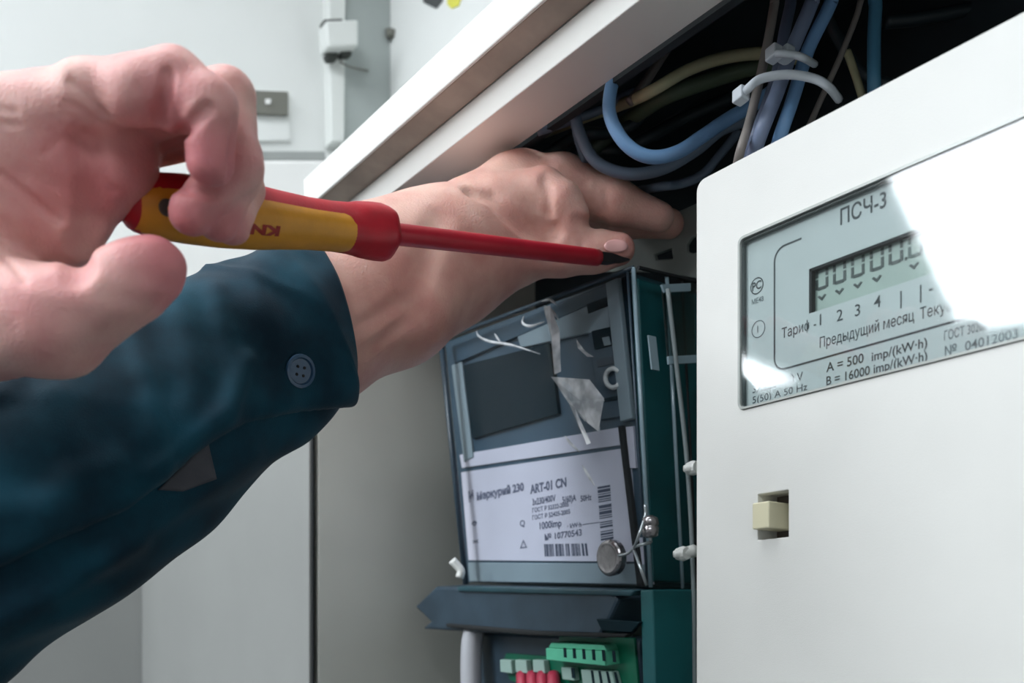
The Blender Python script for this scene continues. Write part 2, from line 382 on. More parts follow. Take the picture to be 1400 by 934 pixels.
def line_path(pts, wd, m, y, parent, name='printed_line', closed=False):
    mb = MB(); n = len(pts); pts = [np.array(p, float) for p in pts]
    vs = []
    for i, p in enumerate(pts):
        if closed: t = pts[(i + 1) % n] - pts[i - 1]
        else: t = pts[min(i + 1, n - 1)] - pts[max(i - 1, 0)]
        t = t / np.linalg.norm(t); nn = np.array([-t[1], t[0]])
        for s_ in (-1, 1):
            q = p + nn * wd * s_ / 2; vs.append((q[0], y, q[1]))
    f = [(2 * i, 2 * i + 1, 2 * i + 3, 2 * i + 2) for i in range(n - 1)]
    if closed: f.append((2 * n - 2, 2 * n - 1, 1, 0))
    return mb.add(vs, f).go(name, MATS[m], parent)
def circle(c, r, n=28): return [(c[0] + r * math.cos(2 * math.pi * i / n), c[1] + r * math.sin(2 * math.pi * i / n)) for i in range(n)]
yl0 = Y1 + YP - .00012
c = L(1035, 391); line_path(circle((c[0], c[2]), .0034), .0005, 'print_dark', yl0, plate_o, closed=True)
write('PC', (c[0] - .0026, yl0, c[2] - .0016), RX, UZ, .0036, MATS['print_dark'], plate_o, .0050, depth=0, bold=.02)
c = L(1037, 450); line_path(circle((c[0], c[2]), .0036), .0004, 'print_grey', yl0, plate_o, closed=True)
write('1', (c[0] - .0006, yl0, c[2] - .0014), RX, UZ, .0030, MATS['print_grey'], plate_o, depth=0)
c = L(1037, 520); line_path(circle((c[0], c[2]), .0010, 14), .0004, 'print_grey', yl0, plate_o, closed=True)
# rounded frame line printed round the display
fa = L(1096, 326); fb = L(1059, 360); fc = L(1061, 486); fe = L(1386, 413)
zt_, zb_ = fa[2], L(1078, 503)[2]; xl_ = fb[0]; rr = .0055
pl = [(fa[0], zt_), (xl_ + rr, zt_)] + [(xl_ + rr - rr * math.sin(a), zt_ - rr + rr * math.cos(a)) for a in np.linspace(.2, math.pi / 2, 6)]
pl += [(xl_, zb_ + rr)] + [(xl_ + rr - rr * math.cos(a), zb_ + rr - rr * math.sin(a)) for a in np.linspace(.2, math.pi / 2, 6)]
xe = fe[0]; pl += [(xe - rr, zb_)] + [(xe - rr + rr * math.sin(a), zb_ + rr - rr * math.cos(a)) for a in np.linspace(.2, math.pi / 2, 6)] + [(xe, zt_)]
line_path(pl, .0008, 'print_dark', yl0, plate_o)

#NEXT
# ================================================================== left-hand meter under a clear cover
mat('meter_teal', (38, 76, 86), 0.4, var=0.2, scale=20)
mat('meter_green', (24, 92, 96), 0.4, var=0.25, scale=15)
mat('hood_dark', (58, 76, 90), 0.35, var=0.2, scale=25, bump=0.05)
mat('face_blue', (66, 90, 106), 0.4, var=0.1, scale=20)
mat('face_frame', (150, 166, 172), 0.35, var=0.05, scale=20)
mat('label_white', (222, 220, 232), 0.5, var=0.03, scale=30)
mat('label_print', (108, 112, 132), 0.6)
mat('barcode', (74, 82, 102), 0.6)
mat('screen_dark', (12, 36, 44), 0.55, spec=0.15)
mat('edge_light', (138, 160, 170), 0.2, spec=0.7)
mat('white_plastic', (230, 232, 228), 0.4)
mat('seal_metal', (176, 172, 174), 0.25, metal=0.85, var=0.2, scale=60, bump=0.2, bscale=300)
mat('seal_wire', (176, 184, 188), 0.3, metal=0.6)
mat('term_green', (96, 196, 160), 0.4, var=0.1, scale=40)
mat('board_green', (16, 112, 84), 0.35, var=0.2, scale=25)
mat('term_grey', (150, 178, 170), 0.45)
mat('wire_red', (170, 50, 74), 0.45)
mat('bracket_zinc', (158, 166, 162), 0.4, metal=0.25, var=0.1, scale=25)
clear_mat('cover_clear', (250, 251, 252), rough=0.08, base=0.004, power=6.5)
clear_mat('film', (248, 250, 252), rough=0.16, base=0.008, power=6.5)
clear_mat('tape_clear', (190, 204, 204), rough=0.25, base=0.12)

FT = np.array([-.6133, .3713, H0 + .2111])              # top left of the face
nF = unit(np.cross(unit([0, .015, -.172]), [1, 0, 0]))   # outward normal (towards -Y, a little down)
if nF[1] > 0: nF = -nF
def G(px, py, off=0.0): return onplane(px, py, FT + nF * off, nF)
m2 = thing('electricity_meter', (-.50, .40, H0 - .02), 'dark teal electricity meter with white label behind a crinkled clear wrap', 'meter')
def face(name, pts, off, th, m, parent=None, bev=0):
    """a flat piece on the face: outline in picture points, off = height of its back over the face plane"""
    q = [G(x, y, off) for x, y in pts]
    o = fix_normals(MB().prism(q, nF * th).go(name, MATS[m], parent or m2))
    if bev: bevel(o, bev)
    return o
BACK = -.012                                            # the printed front lies 12 mm behind the clear cover
# body: dark box behind the printed front
q = [G(607, 467, -.014), G(866, 372, -.014), G(889, 800, -.014), G(642, 796, -.014)]
fix_normals(MB().hexa(q, (0, .095, -.002)).go('case', MATS['meter_teal'], m2, bev=.002))
face('front_panel', [(611, 469), (862, 376), (885, 800), (643, 796)], -.0138, .0014, 'face_blue')
b0 = -.0124
face('display', [(638, 500), (756, 470), (768, 566), (650, 600)], b0 - .0004, .0030, 'screen_dark')
face('upper_frame', [(620, 474), (845, 385), (847, 402), (626, 498)], b0, .003, 'face_blue', bev=.0006)
face('frame_strip', [(620, 500), (634, 494), (650, 625), (637, 632)], b0, .002, 'face_frame', bev=.0004)
face('side_frame', [(836, 388), (852, 381), (872, 573), (856, 577)], b0, .005, 'face_frame', bev=.0008)
face('side_gap', [(853, 381), (861, 377), (881, 572), (873, 574)], b0, .002, 'screen_dark')
face('pale_block', [(706, 446), (834, 394), (838, 450), (716, 476)], b0, .0025, 'face_frame', bev=.0006)
face('slot', [(803, 416), (835, 405), (836, 417), (805, 429)], b0 + .0025, .0006, 'screen_dark')
face('key_panel', [(806, 437), (838, 430), (853, 570), (824, 575)], b0, .0022, 'face_blue', bev=.0005)
face('key_window', [(810, 453), (836, 447), (840, 472), (814, 478)], b0 + .0022, .0008, 'screen_dark')
face('key_mark', [(824, 462), (833, 460), (836, 471), (827, 473)], b0 + .003, .0006, 'face_frame')
face('key_bar', [(816, 492), (843, 486), (845, 497), (818, 502)], b0 + .0022, .0006, 'hood_dark')
face('key_bar', [(826, 545), (852, 540), (853, 545), (827, 550)], b0 + .0022, .0006, 'screen_dark')
c = G(838, 517, b0 + .0045); rt = (G(849, 517, b0 + .0045) - c); up_ = (G(838, 504, b0 + .0045) - c)
arc = [c + rt * .95 * math.cos(a) + up_ * 1.0 * math.sin(a) for a in np.linspace(math.radians(40), math.radians(320), 16)]
MB().tube(arc, .0014, 8, 1).go('ring_mark', MATS['white_plastic'], m2, smooth=True)
# white label, its fold line and the lower strip
face('label_card', [(632, 646), (862, 612), (874, 768), (642, 766)], b0, .0010, 'label_white')
face('upper_label_strip', [(630, 622), (850, 584), (862, 607), (633, 640)], b0, .0012, 'label_white', bev=.0003)
face('lower_strip', [(642, 769), (884, 771), (886, 799), (644, 795)], b0, .0016, 'face_frame', bev=.0005)
lab = [o for o in COL.objects if o.name == 'label_card'][0]
up2 = unit(G(740, 640, 0) - G(745, 760, 0)); 
def print2(body, xa, ya, xb, h, m='label_print', bold=.02):
    o0 = G(xa, ya, b0 + .0011); wd = np.linalg.norm(G(xb, ya, b0 + .0011) - o0)
    return write(body, o0, (1, 0, 0), up2, h, MATS[m], lab, wd, depth=.0001, bold=bold)
def bars(pts, n, vertical, m='barcode'):
    """barcode between four corners"""
    a, b_, c_, d_ = [G(x, y, b0 + .0011) for x, y in pts]; mb = MB(); t = 0; rnd = random.Random(7)
    ws = [rnd.choice((1, 1, 2, 3)) for _ in range(2 * n)]; tot = sum(ws); acc = 0
    for i, ww in enumerate(ws):
        if i % 2 == 0:
            s0, s1 = acc / tot, (acc + ww) / tot
            if vertical: q = [a + (d_ - a) * s0, b_ + (c_ - b_) * s0, b_ + (c_ - b_) * s1, a + (d_ - a) * s1]
            else: q = [a + (b_ - a) * s0, a + (b_ - a) * s1, d_ + (c_ - d_) * s1, d_ + (c_ - d_) * s0]
            mb.hexa(q, nF * .0001)
        acc += ww
    return mb.go('barcode', MATS[m], lab)
print2('И', 641, 686, 648, .0070, bold=.05)
print2('Меркурий 230', 652, 684, 717, .0052, bold=.04)
print2('ART-01 CN', 725, 675, 775, .0056, bold=.04)
print2('3x230/400V', 728, 691, 760, .0042); print2('5(60)A', 769, 688, 788, .0040); print2('50Hz', 794, 686, 809, .0036)
print2('ГОСТ Р 52322-2005', 728, 701, 778, .0028); print2('ГОСТ Р 52425-2005', 728, 711, 780, .0028)
print2('1000imp', 738, 724, 768, .0046); print2('· kW·h ———', 776, 723, 820, .0030)
print2('№ 10770543', 745, 739, 796, .0040)
print2('◊', 645, 720, 653, .0040); print2('×', 646, 745, 655, .0040); print2('Q', 711, 720, 718, .004); print2('△', 711, 750, 721, .005)
bars([(744, 744), (805, 743), (807, 760), (745, 761)], 22, False)
bars([(817, 666), (834, 663), (839, 738), (822, 741)], 18, True)
# black seam down the right of the label, and the pale sliver beyond it
face('side_seam', [(850, 583), (855, 582), (882, 801), (876, 801)], b0 + .001, .003, 'gap_black')
face('side_sliver', [(858, 584), (868, 583), (872, 640), (864, 640)], b0, .0015, 'label_white')
face('side_sliver', [(876, 735), (880, 735), (895, 799), (884, 800)], b0, .0015, 'label_white')
# clear cover: front sheet, right side sheet, edge highlights built as pale tubes, dark left edge
TL, TR, BR_, BL = (604, 463), (866, 367), (889, 803), (638, 798)
fix_normals(MB().prism([G(*p, -.0006) for p in (TL, TR, BR_, BL)], nF * .0006).go('clear_cover', MATS['cover_clear'], m2))
sd = np.array([0, .052, .002])
fix_normals(MB().prism([G(869, 367, -.001), G(892, 803, -.001), G(892, 803, -.001) + sd, G(869, 367, -.001) + sd], (.0010, 0, 0)).go('clear_side', MATS['cover_clear'], m2))
def edge(name, a, b_, r, m, dv=(0, 0, 0)):
    dv = np.array(dv); return MB().tube([a + dv, b_ + dv], r, 6, 1).go(name, MATS[m], m2, smooth=True)
edge('left_edge', G(603, 464), G(637, 799), .0022, 'hood_dark')
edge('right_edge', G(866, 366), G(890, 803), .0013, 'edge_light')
edge('right_edge', G(858, 371), G(885, 803), .0008, 'hood_dark')
edge('top_edge', G(603, 464), G(866, 366), .0014, 'hood_dark')
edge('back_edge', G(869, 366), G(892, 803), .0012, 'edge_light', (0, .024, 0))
edge('back_edge', G(869, 366), G(892, 803), .0008, 'gap_black', (0, .036, 0))
MB().tube([G(869, 366) + [.001, .001, 0], G(869, 366) + [.001, .050, .002]], .0012, 6, 1).go('top_side_edge', MATS['gap_black'], m2)
a_, b_ = G(877, 458) + [.0012, .003, 0], G(882, 505) + [.0012, .003, 0]
MB().prism([a_, b_, b_ + [0, .006, 0], a_ + [0, .006, 0]], (.0012, 0, 0)).go('latch_slot', MATS['edge_light'], m2, bev=.0003)
# green plastic side wall inside the clear side, and the terminal side below
q0, q1 = G(872, 380, -.010), G(893, 795, -.010)
fix_normals(MB().prism([q0, q1, q1 + [0, .050, 0], q0 + [0, .050, 0]], (-.006, 0, 0)).go('side_wall', MATS['meter_green'], m2, bev=.001))
# crinkled wrap over the cover
def film_mesh():
    vs, fs = [], []; nu, nv = 110, 120
    rid = [((722, 402), (742, 430), 3.2, 7), ((742, 425), (762, 510), 3.8, 6), ((762, 510), (800, 570), 3.6, 9), ((785, 460), (806, 486), 3.0, 6), ((756, 516), (822, 545), 3.6, 11),
           ((800, 560), (818, 590), 3.0, 5), ((786, 560), (806, 612), 3.0, 5), ((650, 436), (678, 460), 2.4, 6), ((676, 460), (738, 480), 2.2, 6), ((652, 428), (700, 452), 1.4, 10),
           ((774, 598), (788, 614), 2.2, 5), ((796, 634), (812, 662), 2.6, 4), ((700, 420), (745, 408), 2.4, 8), ((826, 545), (818, 590), 2.6, 7)]
    for j in range(nv + 1):
        for i in range(nu + 1):
            u, v = i / nu, j / nv
            tx = TL[0] + (TR[0] - TL[0]) * u; ty = TL[1] + (TR[1] - TL[1]) * u
            bx = BL[0] + (BR_[0] - BL[0]) * u; by = BL[1] + (BR_[1] - BL[1]) * u
            x, y = tx + (bx - tx) * v, ty + (by - ty) * v
            h = .0012 + .0006 * (noise.noise(Vector((u * 6, v * 6, 3))) + 1)
            for (ax, ay), (bx_, by_), amp, sg in rid:
                dx, dy = bx_ - ax, by_ - ay; t = max(0, min(1, ((x - ax) * dx + (y - ay) * dy) / (dx * dx + dy * dy)))
                dd = math.hypot(x - ax - t * dx, y - ay - t * dy); h += .0010 * amp * math.exp(-(dd / sg) ** 2) * (1 - .5 * abs(2 * t - 1))
            vs.append(G(x, y, h))
    for j in range(nv):
        for i in range(nu):
            a = j * (nu + 1) + i; fs.append((a, a + 1, a + nu + 2, a + nu + 1))
    return vs, fs
v_, f_ = film_mesh()
build('plastic_wrap', v_, f_, MATS['film'], m2, smooth=True)
def wrap_mat():  # white colour stands in for glints on the film folds
    m = bpy.data.materials.new('wrap_crease_glint'); m.use_nodes = True; nt = m.node_tree; b = nt.nodes['Principled BSDF']; o = nt.nodes['Material Output']
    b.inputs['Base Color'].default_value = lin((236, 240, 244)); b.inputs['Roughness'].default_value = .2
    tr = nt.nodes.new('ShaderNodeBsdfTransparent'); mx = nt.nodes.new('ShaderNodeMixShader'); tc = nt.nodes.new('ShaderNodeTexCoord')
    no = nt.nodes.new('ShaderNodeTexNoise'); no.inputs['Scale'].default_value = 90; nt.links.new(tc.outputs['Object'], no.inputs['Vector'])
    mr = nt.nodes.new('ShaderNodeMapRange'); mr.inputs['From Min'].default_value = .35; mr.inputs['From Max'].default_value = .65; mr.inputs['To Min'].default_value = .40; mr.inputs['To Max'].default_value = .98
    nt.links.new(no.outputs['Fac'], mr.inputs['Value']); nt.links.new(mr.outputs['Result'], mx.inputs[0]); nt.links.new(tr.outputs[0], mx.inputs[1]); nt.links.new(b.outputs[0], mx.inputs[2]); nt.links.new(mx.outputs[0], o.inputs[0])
    MATS['wrap_crease_glint'] = m
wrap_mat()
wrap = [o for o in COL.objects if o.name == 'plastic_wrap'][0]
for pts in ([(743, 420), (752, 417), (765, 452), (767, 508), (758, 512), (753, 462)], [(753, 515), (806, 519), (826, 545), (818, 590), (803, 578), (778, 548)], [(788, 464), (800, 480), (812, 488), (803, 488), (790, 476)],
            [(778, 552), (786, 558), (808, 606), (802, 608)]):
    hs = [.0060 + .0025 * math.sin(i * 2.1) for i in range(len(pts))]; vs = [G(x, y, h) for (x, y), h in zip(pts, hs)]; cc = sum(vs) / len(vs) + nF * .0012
    o = build('wrap_crease_glint', vs + [cc], [(i, (i + 1) % len(vs), len(vs)) for i in range(len(vs))], MATS['wrap_crease_glint'], wrap)
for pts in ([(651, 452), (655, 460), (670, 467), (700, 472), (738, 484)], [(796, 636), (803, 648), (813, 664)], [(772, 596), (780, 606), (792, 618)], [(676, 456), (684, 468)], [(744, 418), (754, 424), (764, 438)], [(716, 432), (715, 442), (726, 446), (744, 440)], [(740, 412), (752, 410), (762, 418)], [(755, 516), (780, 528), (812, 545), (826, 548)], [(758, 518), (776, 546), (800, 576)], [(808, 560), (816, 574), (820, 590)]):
    MB().tube([G(x, y, .0040) for x, y in pts], [.0002, .0009, .0010, .0003], 6, 5).go('wrap_crease_glint', MATS['wrap_crease_glint'], wrap, smooth=True)
# clear tape patch with two white bars, on the right side near the top
q = [onX(904, 394, -.3995), onX(949, 394, -.3995), onX(949, 494, -.3995), onX(912, 494, -.3995)]
fix_normals(MB().prism(q, (.0010, 0, 0)).go('clear_tab', MATS['tape_clear'], m2))
for pts in (((902, 390), (942, 388), (942, 399), (906, 401)), ((911, 488), (951, 486), (951, 497), (912, 499))):
    fix_normals(MB().prism([onX(x, y, -.3990) for x, y in pts], (.0016, 0, 0)).go('tab_bar', MATS['edge_light'], m2, bev=.0003))
# dark hood under the cover (terminal cover) and its lower lip
hp = [(612, 826), (642, 799), (888, 804), (898, 815), (880, 852), (868, 868), (736, 862), (622, 856), (634, 846)]
fix_normals(MB().prism([G(x, y, -.016) for x, y in hp], nF * .030 + np.array([0, 0, 0])).go('hood', MATS['hood_dark'], m2, bev=.003))
fix_normals(MB().prism([G(x, y, .006) for x, y in [(640, 801), (886, 806), (880, 814), (642, 808)]], nF * .010).go('hood_ridge', MATS['meter_teal'], m2, bev=.001))
fix_normals(MB().prism([G(x, y, .012) for x, y in [(618, 852), (740, 862), (868, 866), (864, 871), (735, 868), (620, 857)]], nF * .006).go('hood_lip', MATS['gap_black'], m2, bev=.0008))
fix_normals(MB().prism([G(x, y, .0142) for x, y in [(820, 846), (880, 850), (868, 864), (828, 862)]], nF * .003).go('hood_latch', MATS['screen_dark'], m2, bev=.0005))
# terminal housing below
fix_normals(MB().prism([G(x, y, -.020) for x, y in [(662, 862), (905, 870), (905, 1010), (690, 1010), (672, 915)]], nF * .018).go('terminal_housing', MATS['hood_dark'], m2, bev=.002))
fix_normals(MB().prism([G(x, y, -.0018) for x, y in [(695, 893), (765, 898), (768, 868), (870, 872), (880, 990), (700, 930), (690, 905)]], nF * .002).go('terminal_board', MATS['board_green'], m2, bev=.0004))
fix_normals(MB().prism([onX(892, 806, -.396), onX(960, 806, -.396), onX(960, 990, -.396), onX(897, 990, -.396)], (-.01, 0, 0)).go('side_wall', MATS['meter_green'], m2, bev=.001))
def terminal(pts, th, m, n=0):
    o = fix_normals(MB().prism([G(x, y, .0002) for x, y in pts], nF * th).go('terminal', MATS[m], m2, bev=.0006))
    if n:
        a, b2, c2, d2 = [G(x, y, .0002 + th) for x, y in pts]
        for i in range(n):
            s0 = (i + .32) / n; s1 = (i + .68) / n
            mb = MB(); pp = [a + (b2 - a) * s0, a + (b2 - a) * s1, d2 + (c2 - d2) * s1, d2 + (c2 - d2) * s0]
            ce = sum(pp) / 4; mb.hexa([ce + (p - ce) * .8 for p in pp], nF * .0003); mb.go('screw_hole', MATS['screen_dark'], o)
    return o
terminal([(766, 884), (846, 888), (848, 908), (767, 900)], .012, 'term_green', 6)
terminal([(770, 877), (842, 880), (846, 888), (766, 884)], .010, 'term_green')
for x in (691, 712, 736): terminal([(x, 901), (x + 15, 902), (x + 17, 920), (x + 1, 918)], .005, 'term_grey')
terminal([(775, 911), (791, 912), (793, 930), (777, 928)], .005, 'term_grey', 1)
terminal([(804, 914), (846, 917), (852, 940), (807, 938)], .006, 'term_grey', 4)
for i, x in enumerate((714, 728, 742, 757)):
    MB().tube([G(x, 922, .003), G(x + 1, 950, .010), G(x + 4, 1010, .014)], .0042, 8, 4).go('terminal_wire', MATS['wire_red'], m2, smooth=True)
# lead seals
c = G(831, 763, .0045)
MB().lathe(c, nF, [(-.0055, .0105), (-.001, .0110), (0, .0102), (.0007, .0088), (.0004, .0072), (.0004, 0)], 28).go('round_seal', MATS['seal_metal'], m2, smooth=False, bev=.0003)
c = onX(889, 720, -.388)
MB().lathe(c - np.array([0, 0, .006]), (0, 0, 1), [(0, .002), (.001, .0042), (.0055, .0048), (.0062, .0036), (.0068, .0048), (.0105, .0042), (.012, .0015)], 20, ref=(1, 0, 0)).go('small_seal', MATS['seal_metal'], m2, smooth=True)
for pts in ([(882, 690), (882, 706), (872, 736), (866, 752)], [(866, 750), (858, 757), (846, 760)], [(866, 748), (876, 745), (889, 742)], [(888, 727), (890, 742)], [(866, 750), (874, 772), (884, 800)]):
    MB().tube([onX(x, y, -.3900) if x > 868 else G(x, y, .006) for x, y in pts], .0009, 6, 4).go('seal_wire', MATS['seal_wire'], m2, smooth=True)
# zinc mounting plate above the meter, with slots
PBp = np.array([-.42, .425, H0 + .22]); nB = unit([.1, -1, -.1])
def B(px, py, off=0): return onplane(px, py, PBp + nB * off, nB)
brk = fix_normals(MB().prism([B(x, y) for x, y in [(770, 352), (775, 322), (860, 318), (952, 278), (1010, 250), (1010, 390), (900, 372), (800, 372)]], -nB * .003).go('mounting_bracket', MATS['bracket_zinc'], m2))
def cutp(pts):
    return fix_normals(build('cut', *(lambda mb: (mb.v, mb.f))(MB().prism([B(x, y, .01) for x, y in pts], -nB * .03)), MATS['bracket_zinc']))
bevel(boolean_cut(brk, [cutp([(924, 330), (930, 321), (960, 309), (960, 334), (932, 343), (924, 340)]), cutp([(880, 345), (903, 336), (905, 350), (882, 352)])]), .0006)

# cable tie studs between the two meters
for i, (x, y) in enumerate(((936, 757), (950, 640))):
    t = thing('cable_tie', onX(x, y, -.385), ['white cable tie stud low beside the left meter', 'white cable tie stud halfway up beside the left meter'][i], 'cable tie', 'white cable ties between the meters')
    MB().tube([onX(x - 15, y + 1, -.39), onX(x - 4, y, -.388), onX(x + 14, y - 4, -.386)], [.0018, .0030, .0036], 8, 3).go('strap', MATS['white_plastic'], t, smooth=True)
    MB().lathe(onX(x - 2, y, -.388), (1, 0, 0), [(-.004, .0034), (0, .0042), (.003, .0034)], 12).go('head', MATS['white_plastic'], t)
# grey round cable running down beside the meter, and a white conduit below left
mat('cable_grey', (126, 136, 138), 0.45); mat('conduit_white', (176, 178, 184), 0.4)
tag(MB().tube([onX(913, 395, -.3955), onX(925, 500, -.3955), onX(940, 640, -.3955), onX(948, 800, -.3955), onX(950, 1000, -.3955)], .0013, 8, 6).go('grey_cable', MATS['cable_grey'], smooth=True), 'thin grey cable running down the right flank of the left meter', 'cable')
tag(MB().tube([P(648, 862, .70), P(644, 900, .70), P(645, 1040, .70)], .0075, 12, 5).go('conduit', MATS['conduit_white'], smooth=True), 'pale conduit dropping below the left meter at its left end', 'conduit')
tag(MB().tube([P(618, 766, .70), P(630, 780, .70), P(628, 790, .70)], .0030, 8, 4).go('screw_lug', MATS['white_plastic'], smooth=True), 'small white lug at the lower left corner of the left meter', 'lug')

# ================================================================== cables in the top of the cabinet
mat('cable_blue', (124, 168, 214), 0.4, var=0.08, scale=40)
mat('cable_bluegrey', (124, 138, 166), 0.45, var=0.08, scale=40)
mat('cable_slate', (112, 128, 148), 0.45, var=0.1, scale=40)
mat('cable_dark', (36, 48, 54), 0.5)
mat('cable_olive', (192, 188, 150), 0.5, var=0.1, scale=40)
mat('cable_darkolive', (86, 100, 80), 0.5)
mat('cable_cyan', (84, 142, 176), 0.4)
mat('cable_tan', (134, 128, 124), 0.5)
mat('tie_white', (196, 204, 212), 0.35)
def cable(pts, d, rpx, m, name, label, deeper=None):
    q = []
    for i, p in enumerate(pts): q.append(P(p[0], p[1], p[2] if len(p) > 2 else d))
    if deeper is not None: q.append(P(*deeper))
    if pts[0][1] < 25:
        u0 = unit(q[0] - q[1]); q.insert(0, np.array([q[0][0] + u0[0] * .03, q[0][1] + max(0, u0[1]) * .03 + .012, H0 + .3795]))
    return tag(MB().tube(q, rpx * d / 1345, 12, 8).go(name, MATS[m], smooth=True), label, 'cable', 'cables above the meters')
cable([(890, 20), (855, 62), (838, 110), (833, 152), (847, 186), (870, 208), (897, 215), (929, 207), (961, 186), (997, 162), (1030, 143), (1062, 120)], .515, 9.2, 'cable_blue', 'blue_cable', 'blue cable hanging in a loop below the top rail')
cable([(800, 80), (786, 120), (787, 160), (798, 195), (814, 220), (840, 234), (872, 238), (911, 229), (954, 204), (986, 178), (1020, 165)], .55, 8, 'cable_slate', 'slate_cable', 'slate grey cable sagging just below the blue loop')
cable([(800, 290, .66), (850, 268, .64), (893, 257), (933, 251), (961, 238), (984, 212), (1010, 180)], .57, 6, 'cable_slate', 'slate_cable', 'thin slate grey cable, lowest of the sagging ones')
cable([(778, 100), (776, 135), (784, 165), (790, 190), (800, 222)], .56, 5.5, 'cable_slate', 'slate_cable', 'short slate grey cable dropping at the far left of the cavity')
cable([(735, 185, .60), (800, 160, .57), (850, 143, .56), (890, 125), (940, 96), (990, 79), (1045, 73), (1090, 80)], .52, 8, 'cable_olive', 'olive_cable', 'pale olive cable rising towards the tied bundle')
cable([(770, 240, .65), (840, 180, .59), (880, 150, .56), (918, 128), (990, 103), (1045, 88), (1080, 90)], .54, 11, 'cable_darkolive', 'dark_cable', 'thick dark olive cable right below the pale olive one')
cable([(930, 40), (911, 68), (892, 98), (874, 124), (860, 140)], .54, 6.5, 'cable_tan', 'tan_cable', 'short tan cable slanting down behind the top rail')
cable([(735, 180), (780, 165), (806, 156), (832, 145), (858, 128), (890, 122)], .56, 6, 'cable_slate', 'slate_cable', 'slate grey cable crossing behind the top of the blue loop')
cable([(740, 215, .64), (790, 186), (830, 182), (862, 172), (885, 150), (905, 120)], .57, 8, 'cable_dark', 'dark_cable', 'dark cable crossing inside the blue loop')
cable([(740, 240, .66), (800, 205, .63), (860, 200), (930, 165), (985, 140), (1040, 120)], .59, 9, 'cable_dark', 'dark_cable', 'thick dark cable behind the blue loop')
cable([(1063, -20), (1058, 10), (1047, 71), (1026, 161), (1011, 211)], .47, 6.5, 'cable_tan', 'tan_cable', 'grey cable on the left edge of the tied bundle', (1002, 260, .50))
cable([(1086, -20), (1080, 10), (1072, 46), (1062, 100), (1046, 150), (1030, 190)], .485, 8, 'cable_bluegrey', 'bluegrey_cable', 'blue grey cable at the back of the tied bundle', (1015, 240, .51))
cable([(1116, -20), (1108, 8), (1080, 75), (1063, 125), (1040, 183)], .465, 10, 'cable_bluegrey', 'bluegrey_cable', 'thick blue grey cable in the middle of the tied bundle', (1018, 250, .50))
cable([(1141, -20), (1134, 8), (1105, 68), (1085, 132), (1068, 182)], .468, 9.5, 'cable_blue', 'blue_cable', 'blue cable on the right of the tied bundle', (1050, 240, .50))
cable([(1180, -10), (1170, 25), (1147, 82), (1117, 148), (1100, 190)], .49, 4.2, 'cable_tan', 'tan_cable', 'thin tan cable slanting right of the tied bundle', (1088, 240, .51))
cable([(1198, -20), (1197, 10), (1195, 54), (1195, 120)], .49, 9, 'cable_cyan', 'cyan_cable', 'bright blue cable hanging alone at the far right', (1196, 190, .51))
cable([(1158, 70), (1166, 92), (1178, 130)], .50, 5.5, 'cable_olive', 'olive_cable', 'short olive cable end beside the bright blue cable', (1190, 180, .52))
cable([(1130, 10), (1150, 60), (1180, 100), (1230, 120)], .53, 8, 'cable_dark', 'dark_cable', 'dark cable behind the tied bundle')
cable([(1210, 30), (1260, 25), (1340, 10)], .53, 9, 'cable_dark', 'dark_cable', 'dark cable at the top right of the cavity')
def tie(pts, d, wpx, head, label):
    t = thing('cable_tie', P(*pts[0], d), label, 'cable tie', 'white cable ties round the bundle')
    MB().tube([P(x, y, d + (.012 if i in (0, len(pts) - 1) else 0)) for i, (x, y) in enumerate(pts)], wpx * d / 1345, 8, 5, flat=1.0).go('strap', MATS['tie_white'], t, smooth=True)
    hx, hy = head
    c0 = P(hx, hy, d + .004); s = 9 * d / 1345
    fix_normals(MB().hexa([c0 + [-s, -s, -s], c0 + [s, -s, -s * .7], c0 + [s, s, -s * .7], c0 + [-s, s, -s]], (0, 0, 2 * s)).go('head', MATS['tie_white'], t, bev=.0008))
    return t
tie([(1010, 134), (1022, 122), (1040, 108), (1076, 102), (1111, 107), (1132, 118), (1147, 136)], .452, 6, (1013, 132), 'lower white cable tie, wide, round the tied bundle')
tie([(1052, 77), (1064, 73), (1085, 75), (1100, 80), (1114, 88)], .452, 5, (1058, 75), 'upper white cable tie, narrow, round the tied bundle')
tie([(1074, 77), (1076, 96)], .455, 7, (1075, 76), 'short white tie tail joining the two cable ties')

# ================================================================== background things on the walls
mat('box_grey', (160, 164, 162), 0.5); mat('socket_grey', (120, 120, 112), 0.5); mat('dark_hole', (52, 56, 52), 0.6)
mat('duct_white', (228, 231, 228), 0.5); mat('corner_shade_green', (176, 184, 182), 0.6, var=0.06, scale=10)
mat('yellow_sticker', (226, 222, 90), 0.5); mat('grey_sticker', (70, 72, 74), 0.5); mat('bright_white', (244, 244, 242), 0.6)
def wl(px, py, off=0): return onX(px, py, XL + off)
def wallbox(name, pts, off, th, m, parent, bev=.001):
    return fix_normals(MB().prism([wl(x, y, off) for x, y in pts], (th, 0, 0)).go(name, MATS[m], parent, bev=bev))
t = thing('wall_switch', wl(366, 175), 'grey square wall switch above a pale blank plate, left background wall', 'switch')
wallbox('back_plate', [(338, 124), (394, 126), (395, 194), (342, 195)], 0.0001, .004, 'wall_paint', t)
wallbox('switch_frame', [(341, 126), (392, 128), (392, 160), (343, 158)], .0041, .006, 'socket_grey', t)
wallbox('indicator', [(362, 136), (370, 136), (369, 143), (363, 143)], .0102, .002, 'bright_white', t, .0005)
t = thing('cable_trunking', wl(452, 200), 'white vertical cable trunking on the background wall', 'trunking')
wallbox('duct', [(438, -60), (463, -60), (461, 204), (443, 204)], 0.0001, .022, 'duct_white', t, .002)
t = thing('junction_box', wl(455, 80), 'small white junction box mounted on the cable trunking', 'junction box')
